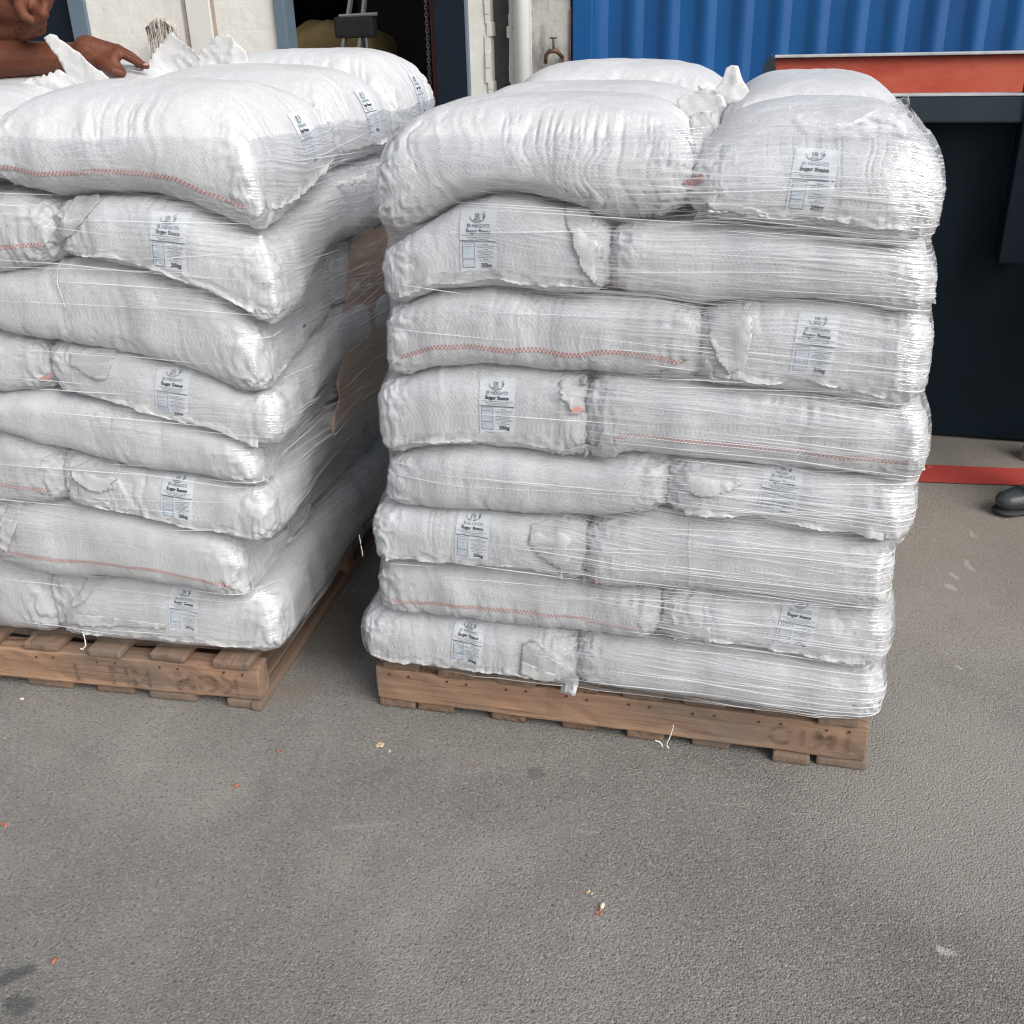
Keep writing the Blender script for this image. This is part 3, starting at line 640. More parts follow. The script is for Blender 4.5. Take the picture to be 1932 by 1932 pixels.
# ================================================================== PALLETS
def pallet(fr, x0, x1, label, zs=(.0245, .103), seed=1, stencil=None, ytop=.0, boards=8, board_w=.080):
    P = empty('pallet', fr.W(np.array([(x0+x1)/2, .6, 0])), fr.yaw); tag(P, label, 'pallet', 'pallets under the sacks')
    cx = (x0+x1)/2; rr = random.Random(seed); X = lambda x: x-cx; Y = lambda y: y-.6
    def rough(o, amp=.0016, sub=.03):
        me = o.data; b = bmesh.new(); b.from_mesh(me)
        for _ in range(3): 
            es = [e for e in b.edges if e.calc_length() > sub*2]
            if not es: break
            bmesh.ops.subdivide_edges(b, edges=es, cuts=2, use_grid_fill=True)
        for v in b.verts:
            c = v.co; n = noise(c.x*40, c.y*40, c.z*60, seed); v.co.z += amp*float(n); v.co.y += amp*float(noise(c.x*40+9, c.y*30, c.z*60, seed))*1.3
        b.to_mesh(me); b.free()
    for yy in (0, .575, 1.15):
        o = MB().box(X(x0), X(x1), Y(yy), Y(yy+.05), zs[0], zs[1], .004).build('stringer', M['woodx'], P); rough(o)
        if yy == 0:
            front = o; b = MB()
            for k in range(boards):
                for dx in (-.022, .02): 
                    xx = X(x0+.055+(x1-x0-.11)*k/(boards-1)+dx); zz = zs[1]-.012-.004*rr.random()
                    b.tube([(xx, Y(.003), zz), (xx, Y(-.0025), zz)], .0024, 6)
            nl = b.build('nail_heads', M['rust'], o); nl['kind'] = 'stuff'
    n = boards
    for k in range(n):
        w = board_w*rr.uniform(.92, 1.06); c = x0+.055+(x1-x0-.11)*k/(n-1)+rr.uniform(-.006, .006); pr = rr.uniform(-.012, .004)
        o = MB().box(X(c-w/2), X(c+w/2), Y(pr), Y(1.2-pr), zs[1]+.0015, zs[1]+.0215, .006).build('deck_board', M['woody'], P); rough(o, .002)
    return P, front, cx
def bottom_boards(P, cx, spec, seed):
    rr = random.Random(seed)
    for a, b in spec:
        pr = rr.uniform(-.008, .012)
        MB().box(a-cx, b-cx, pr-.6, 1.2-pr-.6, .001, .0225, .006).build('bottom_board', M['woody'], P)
PR, frR, cxR = pallet(FR, 0, 1.0, 'brown wooden pallet under the right sack stack, faded dark stencil at its right end', seed=3)
sp = [(716, 783), (787, 855), (925, 990), (1058, 1122), (1180, 1250), (1303, 1375), (1455, 1525), (1537, 1632)]
bottom_boards(PR, cxR, [(FR.px(a, 1345+(a-716)*.134)[0], FR.px(b, 1345+(b-716)*.134)[0]) for a, b in sp], 5)
PL, frL, cxL = pallet(FL, -1.0, 0, 'brown wooden pallet under the left sack stack, stained with faded stencil letters', seed=8, boards=7)
sp = [(50, 135), (180, 250), (282, 370), (430, 478)]
bb = [(FL.px(a, 1290+(a)*.1)[0], FL.px(b, 1290+(b)*.1)[0]) for a, b in sp]+[(-.025, 0.0), (-.99, -.93)]
bottom_boards(PL, cxL, bb, 6)
def stencil(txt, P, cx, xc, zc, size, fr_):
    cu = bpy.data.curves.new('st', 'FONT'); cu.body = txt; cu.size = size; cu.align_x = 'CENTER'; cu.align_y = 'CENTER'; cu.offset = .0015; cu.space_character = 1.25
    ob = bpy.data.objects.new('st', cu); C.objects.link(ob); bpy.context.view_layer.update()
    me = bpy.data.meshes.new_from_object(ob.evaluated_get(bpy.context.evaluated_depsgraph_get())); bpy.data.objects.remove(ob)
    for v in me.vertices: x, z = v.co.x, v.co.y; v.co = Vector((xc-cx-x, -.6-.0035, zc-z))   # the board was nailed on upside down
    link('stencil', me, M['stencil'], P)
for i, c_ in enumerate('KOM NN I'):
    if c_ != ' ': stencil(c_, PL, cxL, -.065-i*.052, .062, .066, FL)
for i, c_ in enumerate('IMIO'): stencil(c_, PR, cxR, .965-i*.042, .066, .060, FR)

# ================================================================== SACKS
def prof_fn(pts): 
    xs = np.array([p[0] for p in pts]); zs = np.array([p[1] for p in pts]); o = np.argsort(xs); xs, zs = xs[o], zs[o]
    return lambda x: np.interp(x, xs, zs)
RB = [
 [(740,460),(790,430),(850,392),(920,375),(1000,378),(1080,400),(1150,425),(1300,425),(1400,430),(1500,440),(1600,455),(1700,480),(1780,485)],
 [(762,575),(824,551),(926,547),(1043,560),(1131,554),(1258,566),(1325,579),(1390,572),(1472,569),(1553,569),(1618,575),(1683,593),(1735,590)],
 [(761,717),(824,698),(897,693),(985,698),(1043,704),(1195,712),(1247,715),(1358,730),(1455,738),(1586,754),(1683,775),(1722,770)],
 [(736,859),(809,846),(897,844),(985,850),(1058,865),(1131,872),(1195,860),(1521,886),(1618,896),(1683,912),(1716,909)],
 [(735,955),(800,960),(900,965),(1000,975),(1130,978),(1240,965),(1400,975),(1500,985),(1600,1005),(1690,1028)],
 [(720,1055),(800,1058),(900,1068),(1000,1075),(1100,1100),(1130,1108),(1300,1115),(1450,1125),(1550,1140),(1640,1155)],
 [(735,1158),(850,1170),(950,1185),(1100,1198),(1200,1210),(1300,1208),(1400,1225),(1500,1240),(1600,1265),(1660,1265)],
 [(690,1225),(720,1240),(800,1252),(900,1258),(1000,1270),(1080,1290),(1300,1300),(1500,1325),(1600,1350),(1670,1340)]]
LB = [
 [(0,362),(100,380),(200,373),(280,378),(350,395),(420,430),(500,468)],
 [(0,516),(59,506),(137,487),(195,493),(234,502),(312,524),(391,553),(449,585),(508,622)],
 [(0,627),(78,645),(156,657),(234,670),(312,688),(391,713),(461,749)],
 [(0,745),(78,741),(156,752),(234,772),(352,803),(449,834),(508,850)],
 [(0,813),(78,842),(156,862),(234,881),(312,895),(391,905),(469,922)],
 [(0,955),(129,951),(195,962),(312,990),(391,1009),(469,1029)],
 [(0,1060),(78,1084),(156,1097),(234,1099),(352,1117),(441,1138)],
 [(0,1185),(105,1193),(195,1201),(312,1220),(391,1234),(500,1248)]]
OFFR, OFFL = -.03, -.01
BR = [prof_fn([FR.px(u, v, OFFR) for u, v in l]) for l in RB]
BL = [prof_fn([FL.px(u, v, OFFL) for u, v in l]) for l in LB]
BR[7] = (lambda f: (lambda x: np.maximum(f(x)*0+.128, np.minimum(f(x), .134))))(BR[7])
BL[7] = (lambda f: (lambda x: np.maximum(f(x)*0+.128, np.minimum(f(x), .133))))(BL[7])

def boundary(Bf, mean, side, xc, depth=.30, seed=0):
    """height field of a layer boundary: follows the seen front edge and relaxes to flat inside the stack"""
    def z(x, y):
        wf = 1-sstep(.02, depth, y)
        # corner drop continues a little along the visible side
        s = noise(x*3.1+7*seed, y*3.1, 0, seed)*.006
        edge = Bf(x)
        drop = (Bf(xc)-mean)
        ws = sstep(.16, 0.0, abs(x-xc)) if side else 0
        lift = noise(y*4.5, seed*3.3, 0, seed+5)*.016*ws*sstep(.05, .3, y)
        return mean+(edge-mean)*wf+s*(1-wf)+lift-.012*ws*(1-wf)*0+drop*.35*ws*(1-wf)
    return z
BFR = [boundary(f, float(np.mean(f(np.linspace(.2, .95, 20)))), 0, 0, .32, i) for i, f in enumerate(BR)]
BFL = [boundary(f, float(np.mean(f(np.linspace(-.45, .0, 20)))), 1, .10, .32, i+20) for i, f in enumerate(BL)]

def pillow(b, zb, zt, r, rc, n, seed, rim, wr, top=False, crumple=1.0, dome=.0):
    """closed sack mesh. b=(x0,x1,y0,y1) local; returns V,Q,uv"""
    x0, x1, y0, y1 = b; cx, cy, hx, hy = (x0+x1)/2, (y0+y1)/2, (x1-x0)/2, (y1-y0)/2
    nose = max(6, int(n*.42)); g = np.arange(-n, n+1)
    I, J = np.meshgrid(g, g, indexing='ij'); m = np.maximum(np.abs(I), np.abs(J)).astype(float)
    ms = np.where(m > 0, m, 1); A, B = I/ms, J/ms
    ring = m/n; m0 = 1-nose/n
    phi = np.clip((1-ring)/(1-m0), 0, 1)*math.pi/2
    ex = .56 if not top else .74
    r = min(r, .46*min(hx, hy)*2)
    Dn = np.where(ring > m0, r*(1-np.cos(phi)**ex), r); F = np.where(ring > m0, np.sin(np.maximum(phi, 1e-9))**ex, 1.0)
    sc_ = np.where(ring > m0, 1.0, ring/m0)
    X, Y = hx-Dn, hy-Dn
    rcc = np.clip(rc*(1-Dn/r*.55), .012, None)
    px, py = A*X, B*Y
    # even the spacing: blend perimeter
    qx, qy = np.abs(px)-(X-rcc), np.abs(py)-(Y-rcc)
    cor = (qx > 0) & (qy > 0); ql = np.sqrt(qx**2+qy**2)+1e-12
    nx = np.where(cor, qx/ql, np.where(qx > qy, 1.0, 0.0)); ny = np.where(cor, qy/ql, np.where(qx > qy, 0.0, 1.0))
    px = np.where(cor, np.sign(px)*((X-rcc)+nx*rcc), px); py = np.where(cor, np.sign(py)*((Y-rcc)+ny*rcc), py)
    nx, ny = nx*np.sign(np.where(A == 0, 1, A)), ny*np.sign(np.where(B == 0, 1, B))
    arc = np.where(ring > m0, (1-phi/(math.pi/2))*r*1.35, 0)
    ux, uy = px*sc_+nx*arc, py*sc_+ny*arc
    px, py = px*sc_, py*sc_
    gx, gy = cx+px, cy+py
    # soft wobble of the outline
    ob = .006*noise(gx*9, gy*9, seed*1.7, seed)+.004*noise(gx*21, gy*21, 0, seed+1)
    k = sstep(m0*.9, 1, ring)
    gx = gx+nx*ob*k; gy = gy+ny*ob*k
    ZB, ZT = zb(gx, gy)+.0012, zt(gx, gy)-.0012
    if dome: 
        dd = (1-np.clip(np.abs(px)/hx, 0, 1)**3.4)*(1-np.clip(np.abs(py)/hy, 0, 1)**2.6)
        ZT = ZT-dome+dome*dd
    rf = np.full(px.shape, .5)
    for d, val in rim.items():
        s = {'-y': np.clip(-ny, 0, 1), '+x': np.clip(nx, 0, 1), '-x': np.clip(-nx, 0, 1), '+y': np.clip(ny, 0, 1)}[d]
        rf = rf+(val-.5)*s**2
    ZR = ZB+rf*(ZT-ZB)
    per = np.where(np.abs(A) >= np.abs(B), np.sign(A)*(hx+0)*3+py*np.sign(A), np.sign(B)*(hy)*7-px*np.sign(B))
    parts = []
    cd = np.sqrt((np.abs(px)-hx)**2+(np.abs(py)-hy)**2)
    for sgn in (1, -1):
        z = ZR+(ZT-ZR)*F if sgn > 0 else ZR-(ZR-ZB)*F
        # outward normal estimate (plan normal blended to vertical)
        vz = F*sgn; hn = np.sqrt(np.clip(1-F**2, 0, 1)); NX, NY, NZ = nx*hn, ny*hn, vz
        l = np.sqrt(NX**2+NY**2+NZ**2)+1e-9; NX, NY, NZ = NX/l, NY/l, NZ/l
        # folds gathered round the nose, running up and down
        wm = sstep(.42, .62, noise(per*5, seed*.7, 0, seed+2)*.5+.5)*.75+.25
        ff = np.sin(math.pi*np.clip(1-ring, 0, 1-m0*.82)/(1-m0*.82))*.5+.6
        ff = ff*sstep(m0*.75, m0+.1*(1-m0), ring) if not top or sgn < 0 else ff*sstep(m0+.05*(1-m0), m0+.55*(1-m0), ring)
        wz = per+.14*(z-ZR)*noise(per*3, 0, 0, seed+8)+.012*noise(per*20, z*26, 0, seed+3)
        sl_ = .35*noise(per*2.2, 0, 0, seed+14); wz = wz+sl_*(z-ZR)
        f1 = 1-np.abs(noise(wz*48, z*5, 0, seed+4))*2; n2_ = noise(wz*88, z*8, 0, seed+6); n3_ = noise(wz*60+7, z*6, 0, seed+16)
        d = wr*(.0011*f1-.0036*np.exp(-(n2_/.13)**2)*sstep(-.2, .3, noise(per*11, z*14, 0, seed+17))-.0030*np.exp(-(n3_/.10)**2)*sstep(-.1, .4, noise(per*8, z*10, 4, seed+18))+.0015)*wm*ff
        lump_ = .0024*noise(gx*13, gy*13, z*16, seed+9)+.0009*noise(gx*37, gy*37, z*37, seed+10)+.0004*noise(gx*85, gy*85, z*85, seed+11)
        sq = sstep(0.0, .3, 1-ring*.0) 
        d = d+lump_*(1 if top and sgn > 0 else sstep(m0*.7, m0*1.05, ring))
        cw = np.exp(-(cd/.060)**2)*crumple
        rg = 1-2*np.abs(noise(gx*52, gy*52, z*60, seed+12)); rg2 = 1-2*np.abs(noise(gx*105+3, gy*105, z*110, seed+13))
        d = d+cw*(.0052*rg+.0036*rg2-.004)
        vx, vy, vzz = gx+NX*d, gy+NY*d, z+NZ*d
        # the cloth nips in at the corner
        parts.append(np.stack([vx, vy, vzz], -1))
    N = 2*n+1
    top_, bot = parts; V = top_.reshape(-1, 3); rimmask = (m == n)
    idt = np.arange(N*N).reshape(N, N); idb = idt+N*N; idb = np.where(rimmask, idt, idb)
    q = np.stack([idt[:-1, :-1], idt[1:, :-1], idt[1:, 1:], idt[:-1, 1:]], -1).reshape(-1, 4)
    q2 = np.stack([idb[:-1, :-1], idb[:-1, 1:], idb[1:, 1:], idb[1:, :-1]], -1).reshape(-1, 4)
    V = np.concatenate([V, bot.reshape(-1, 3)]); UV = np.stack([ux, uy], -1).reshape(-1, 2)
    UVb = np.stack([ux+nx*2*r*1.35*0, uy], -1).reshape(-1, 2)
    ext = (r*1.35-arc)  # continue the unrolling past the rim
    ubx, uby = px/np.maximum(1e-9, 1)+nx*(r*1.35+ (r*1.35-arc)), py+ny*(r*1.35+(r*1.35-arc))
    UV = np.concatenate([UV, np.stack([ubx, uby], -1).reshape(-1, 2)])
    used = np.zeros(len(V), bool); used[q.ravel()] = True; used[q2.ravel()] = True
    remap = np.cumsum(used)-1
    Q = remap[np.concatenate([q, q2])]
    return V[used], Q, UV[used]

# ---- label artwork, built once as flat polygons (mm, origin at label centre, 64 x 106)
LWm, LHm = 64., 106.
ART = []      # (verts2d, faces, key)
def art_text(txt, x, y, size, key, bold=0.0, stretch=1.0):
    cu = bpy.data.curves.new('a', 'FONT'); cu.body = txt; cu.size = size; cu.align_x = 'CENTER'; cu.align_y = 'CENTER'; cu.offset = bold; cu.resolution_u = 3
    ob = bpy.data.objects.new('a', cu); C.objects.link(ob); bpy.context.view_layer.update()
    me = bpy.data.meshes.new_from_object(ob.evaluated_get(bpy.context.evaluated_depsgraph_get())); bpy.data.objects.remove(ob)
    ART.append(([(v.co.x*stretch+x, v.co.y+y) for v in me.vertices], [tuple(p.vertices) for p in me.polygons], key)); bpy.data.meshes.remove(me)
def art_rect(x0, y0, x1, y1, key):
    nx_ = max(1, int(abs(x1-x0)/6)); ny_ = max(1, int(abs(y1-y0)/6)); v = []; f = []
    for j in range(ny_+1):
        for i in range(nx_+1): v.append((x0+(x1-x0)*i/nx_, y0+(y1-y0)*j/ny_))
    for j in range(ny_):
        for i in range(nx_): a = j*(nx_+1)+i; f.append((a, a+1, a+nx_+2, a+nx_+1))
    ART.append((v, f, key))
rl = random.Random(12)
def micro(xc, y, wid, key='ink', h=.75):
    x = xc-wid/2
    while x < xc+wid/2-1:
        w_ = rl.uniform(1.5, 6); art_rect(x, y-h/2, min(x+w_, xc+wid/2), y+h/2, key); x += w_+rl.uniform(.6, 1.3)
def build_art():
    art_text('JR', -2, 41, 12, 'inkgold', .25, 1.0)
    pts = [(-2+13*math.cos(a), 40.5+9.5*math.sin(a)) for a in np.linspace(math.pi*.93, math.pi*2.03, 26)]
    v = []; f = []
    for i, (x, y) in enumerate(pts):
        k = math.sin(i/25*math.pi)*1.5+.35; dx, dy = (x+2)/13, (y-40.5)/9.5; v += [(x-dx*k, y-dy*k), (x+dx*.2, y+dy*.2)]
    for i in range(25): f.append((2*i, 2*i+1, 2*i+3, 2*i+2))
    ART.append((v, f, 'inkgold'))
    ART.append(([(-9+i*1.7, 33.6+1.2*math.sin(i/8*math.pi)) for i in range(9)]+[(-9+i*1.7, 34.2+2.2*math.sin(i/8*math.pi)) for i in range(8, -1, -1)], [tuple(range(18))], 'inkgold'))
    ART.append(([(9, 37), (11.5, 39), (12.5, 42.5), (10.5, 46.5), (8, 43), (7.4, 39.5)], [tuple(range(6))], 'ink2'))
    ART.append(([(5, 44), (10.5, 50.5), (11.3, 50), (6, 43.2)], [(0, 1, 2, 3)], 'inkgold'))
    art_text('JR HEIGHTS', 0, 26.0, 8.0, 'ink2', .12, .95)
    art_text('Sugar Beans', 0, 17.0, 8.6, 'ink', .42, 1.02)
    micro(0, 10.6, 56); micro(0, 7.6, 42); micro(0, 4.9, 34)
    art_rect(-31, .6, 31, 2.7, 'ink2')
    x0, x1 = -28, -7
    for a in ((x0, -1.5, x1, -1.0), (x0, -7.4, x1, -6.9), (x0, -28.2, x1, -27.6), (x0, -42, x1, -41.4)): art_rect(*a, 'ink')
    art_rect(x0, -42, x0+.6, -1, 'ink'); art_rect(x1-.6, -42, x1, -1, 'ink')
    art_rect(x0+1.2, -26.8, x1-1.2, -8.2, 'inkpale'); art_rect(x0+1.2, -40.6, x1-1.2, -29, 'inkpale')
    micro((x0+x1)/2, -4.3, 15, 'ink', .6)
    for k in range(5): micro((x0+x1)/2-2, -10-k*3.2, rl.uniform(8, 14), 'ink2', .45)
    for k in range(3): micro((x0+x1)/2, -31-k*3, rl.uniform(8, 14), 'ink2', .45)
    for k in range(11): micro(12, -3.2-k*2.7, rl.uniform(16, 34) if k % 3 else rl.uniform(8, 18), 'ink', .7)
    art_text('25kg', 13, -37.5, 9.2, 'ink', .42, 1.05)
    micro(2, -46.5, 44, 'inkred', .6); micro(-2, -49.3, 50, 'inkred', .6)
build_art()
KEYS = ['ink', 'ink2', 'inkred', 'inkgold', 'inkpale']

AX = {'-y': (np.array([1, 0, 0.]), np.array([0, -1, 0.])), '+x': (np.array([0, 1, 0.]), np.array([1, 0, 0.])),
      '-x': (np.array([0, -1, 0.]), np.array([-1, 0, 0.])), '+y': (np.array([-1, 0, 0.]), np.array([0, 1, 0.]))}
class Surf:
    """sideways ray casts on one sack (stack-local coordinates)"""
    def __init__(s, V, Q, d, fixed=3.0):
        s.bvh = BVHTree.FromPolygons(V.tolist(), Q.tolist()); s.h, s.o = AX[d]
    def depth(s, h, z):
        org = s.h*h+s.o*4.0+np.array([0, 0, z]); hit = s.bvh.ray_cast(Vector(org), Vector(-s.o), 8)
        return None if hit[0] is None else float(np.array(hit[0])@s.o)
    def pt(s, h, z, off=0.0, near=None):
        d = s.depth(h, z)
        if d is None: d = near if near is not None else 0
        return s.h*h+s.o*(d+off)+np.array([0, 0, z])
    def column(s, hc, z0, z1, n=70):
        zz = np.linspace(z0, z1, n); dd = [s.depth(hc, z) for z in zz]; ok = [i for i, d in enumerate(dd) if d is not None]
        zz = zz[ok]; dd = np.array([dd[i] for i in ok]); ar = np.concatenate([[0], np.cumsum(np.hypot(np.diff(zz), np.diff(dd)))]); return zz, dd, ar

def label_on(root, S, hc, zc, z0, z1, rot=0.0, scale=1.0):
    zz, dd, ar = S.column(hc, z0, z1); a0 = np.interp(zc, zz, ar)
    cr, sr = math.cos(rot), math.sin(rot)
    def mapp(u, v, off):
        u, v = u*.001*scale, v*.001*scale; u, v = u*cr-v*sr, u*sr+v*cr
        z = float(np.interp(a0+v, ar, zz)); dc = float(np.interp(a0+v, ar, dd))
        d = S.depth(hc+u, z); d = dc if d is None else max(d, dc-.02)
        over = (a0+v)-ar[-1]
        return S.h*(hc+u)+S.o*(d+off-max(0, over)*.9)+np.array([0, 0, z+max(0, over)*.2])
    nx_, ny_ = 12, 22; V = []; Q = []
    for j in range(ny_+1):
        for i in range(nx_+1): V.append(mapp((i/nx_-.5)*LWm, (j/ny_-.5)*LHm, .0016))
    for j in range(ny_):
        for i in range(nx_): a = j*(nx_+1)+i; Q.append((a, a+1, a+nx_+2, a+nx_+1))
    lb = link('label', mesh_np('label', np.array(V)-BASE[root.name], Q), M['label'], root)
    verts = []; faces = []; mi = []
    for vs, fs, key in ART:
        o = len(verts); verts += [mapp(x, y, .0024) for x, y in vs]; faces += [tuple(i+o for i in f) for f in fs]; mi += [KEYS.index(key)]*len(fs)
    me = bpy.data.meshes.new('printed_text'); me.from_pydata([tuple(np.array(v)-BASE[root.name]) for v in verts], [], faces)
    po = link('printed_text', me, [M[k] for k in KEYS], lb); me.polygons.foreach_set('material_index', mi)
    return lb

def ribbon(root, S, name, h0, h1, zf, width, mat, off=.0015, n=120, out=0.0, ragged=0.0, seed=0, drop=0.0, uvs=(1, 1), rows=4):
    """strip of cloth following the sack face: zf(h) centre height, stands out by `out` at its lower edge"""
    V = []; Q = []; UV = []; hs = np.linspace(h0, h1, n); last = 0
    for i, h in enumerate(hs):
        zc = zf(h)+.004*float(noise(h*16, 0, 0, seed)); w_ = width*(1+.18*float(noise(h*12, 3, 0, seed)))
        rg = ragged*(.55*abs(((h*95) % 1.0)*2-1)+.6*float(noise(h*120, 9, 0, seed)))
        d0 = S.depth(h, zc)
        if d0 is None: continue
        if V and abs(d0-last) > .02: continue
        last = d0
        for j in range(rows+1):
            t = j/rows; z = zc+width*.3-(w_+rg*t)*t-drop*t*t
            d = S.depth(h, z) if j else d0
            dd = d0 if d is None else max(d, d0-.02)
            if out: dd = max(d0, dd)
            fold = out*t*(1+.55*float(noise(h*24, t*2, 0, seed+1)))+(.0022*float(noise(h*70, t*4, 0, seed+2)) if out else 0)
            V.append(S.h*h+S.o*(dd+off+fold)+np.array([0, 0, z])); UV.append((h*uvs[0], t*uvs[1]))
    for i in range(len(V)//(rows+1)-1):
        for j in range(rows): a = i*(rows+1)+j; Q.append((a, a+1, a+rows+2, a+rows+1))
    return link(name, mesh_np(name, np.array(V)-BASE[root.name], Q, True, UV), mat, root)

ORD = ['top', 'second', 'third', 'fourth', 'fifth', 'sixth', 'seventh', 'bottom']
ALLBAGS = {'R': [], 'L': []}; BASE = {}
def sack(st, fr, box, k, zb, zt, seed, hi, face, dom, label, top=False, rimv=None, wr=1.0, nose=.075, stripe=None, text=True, seam=None, dome=0.0, lz=.52, lh=0.0, lrot=0.0, rc=.038):
    rim = {'-y': .46, '+x': .46, '-x': .46, '+y': .46}
    if face: rim[face] = .30
    if rimv: rim.update(rimv)
    V, Q, UV = pillow(box, zb, zt, nose, rc, (104 if (top and st == 'R') else 78) if hi == 2 else (48 if hi == 1 else 26), seed, rim, wr, top, dome=dome)
    base = np.array([(box[0]+box[1])/2, (box[2]+box[3])/2, float(zb((box[0]+box[1])/2, (box[2]+box[3])/2))])
    me = mesh_np('bean_sack', V-base, Q, True, UV)
    o = link('bean_sack', me, M['sack']); o.matrix_world = fr.mat() @ Matrix.Translation(Vector(base))
    BASE[o.name] = base
    tag(o, label, 'sack', dom)
    if st: ALLBAGS[st].append((V, Q))
    if face:
        S = Surf(V, Q, face); h_ax = AX[face][0]
        hh = sorted([float(np.array([box[0], box[2], 0])@np.abs(h_ax)), float(np.array([box[1], box[3], 0])@np.abs(h_ax))])
        sg = 1 if h_ax.sum() > 0 else -1; h0, h1 = (hh[0], hh[1]) if sg > 0 else (-hh[1], -hh[0])
        hc = (h0+h1)/2+lh
        def zlow(h):
            p = AX[face][0]*h; e = {'-y': (h, box[2]+.03), '+x': (box[1]-.03, h), '-x': (box[0]+.03, -h), '+y': (-h, box[3]-.03)}[face]
            return float(zb(np.float64(e[0]), np.float64(e[1])))
        def zhigh(h):
            e = {'-y': (h, box[2]+.05), '+x': (box[1]-.05, h), '-x': (box[0]+.05, -h), '+y': (-h, box[3]-.05)}[face]
            return float(zt(np.float64(e[0]), np.float64(e[1])))
        zl, zh = zlow(hc), zhigh(hc)
        if text: label_on(o, S, hc, zl+(zh-zl)*lz, zl+.004, zh-.004, lrot)
        if hi:
            s0, s1 = h0+.035, h1-.045
            ribbon(o, S, 'seam_flap', s0, s1, lambda h: zlow(h)+(zhigh(h)-zlow(h))*.24, .016, M['flap'], .001, 150 if hi == 2 else 60, .003, .0022, seed, .001)
    if stripe:
        d, fz = stripe; S = Surf(V, Q, d); h_ax = AX[d][0]
        hh = (box[0], box[1]) if d in ('-y', '+y') else (box[2], box[3])
        def zs(h): 
            e = (h, box[2]+.03) if d == '-y' else (box[1]-.03, h)
            a = float(zb(np.float64(e[0]), np.float64(e[1]))); c = float(zt(np.float64(e[0]), np.float64(e[1]))); return a+(c-a)*fz+.003
        ribbon(o, S, 'edge_stripe', hh[0]+.035, hh[1]-.03, zs, .0075, M['stripe'], .0012, 150, 0, 0, seed, 0, (300, 2), 2)
    return o

def span(fr, l, y=.06): return [fr.px(u, v, y)[0] for u, v in l]
RX = [[q[0]+.006, q[1], q[2]-.006] for q in (span(FR, l, -.015) for l in [[(698,330),(1303,330),(1787,400)], [(717,510),(1150,500),(1772,520)], [(724,650),(1320,640),(1752,700)], [(711,800),(1110,780),(1757,840)],
      [(722,910),(1265,910),(1728,970)], [(703,1010),(1110,1040),(1690,1090)], [(710,1110),(1245,1160),(1688,1230)], [(682,1205),(1088,1260),(1674,1310)]])]
LX = [span(FL, l, .03) for l in [[(0,300),(0,300),(522,440)], [(0,0),(138,440),(548,590)], [(0,0),(-40,600),(520,715)], [(0,0),(113,700),(548,820)],
      [(0,0),(-40,850),(508,895)], [(0,0),(148,920),(533,1005)], [(0,0),(16,1040),(484,1110)], [(0,0),(113,1160),(537,1215)]]]
LBLR = {0: (1535, 320), 1: (902, 452), 2: (1537, 655), 3: (939, 772), 4: (1474, 912), 5: (893, 1000), 6: (1504, 1182), 7: (880, 1212)}
LBLL = {1: (321, 440), 3: (319, 715), 5: (333, 940), 7: (334, 1158)}
ROTR = {0: -.06, 1: .02, 2: -.05, 3: 0, 4: -.07, 5: -.04, 6: -.10, 7: -.09}
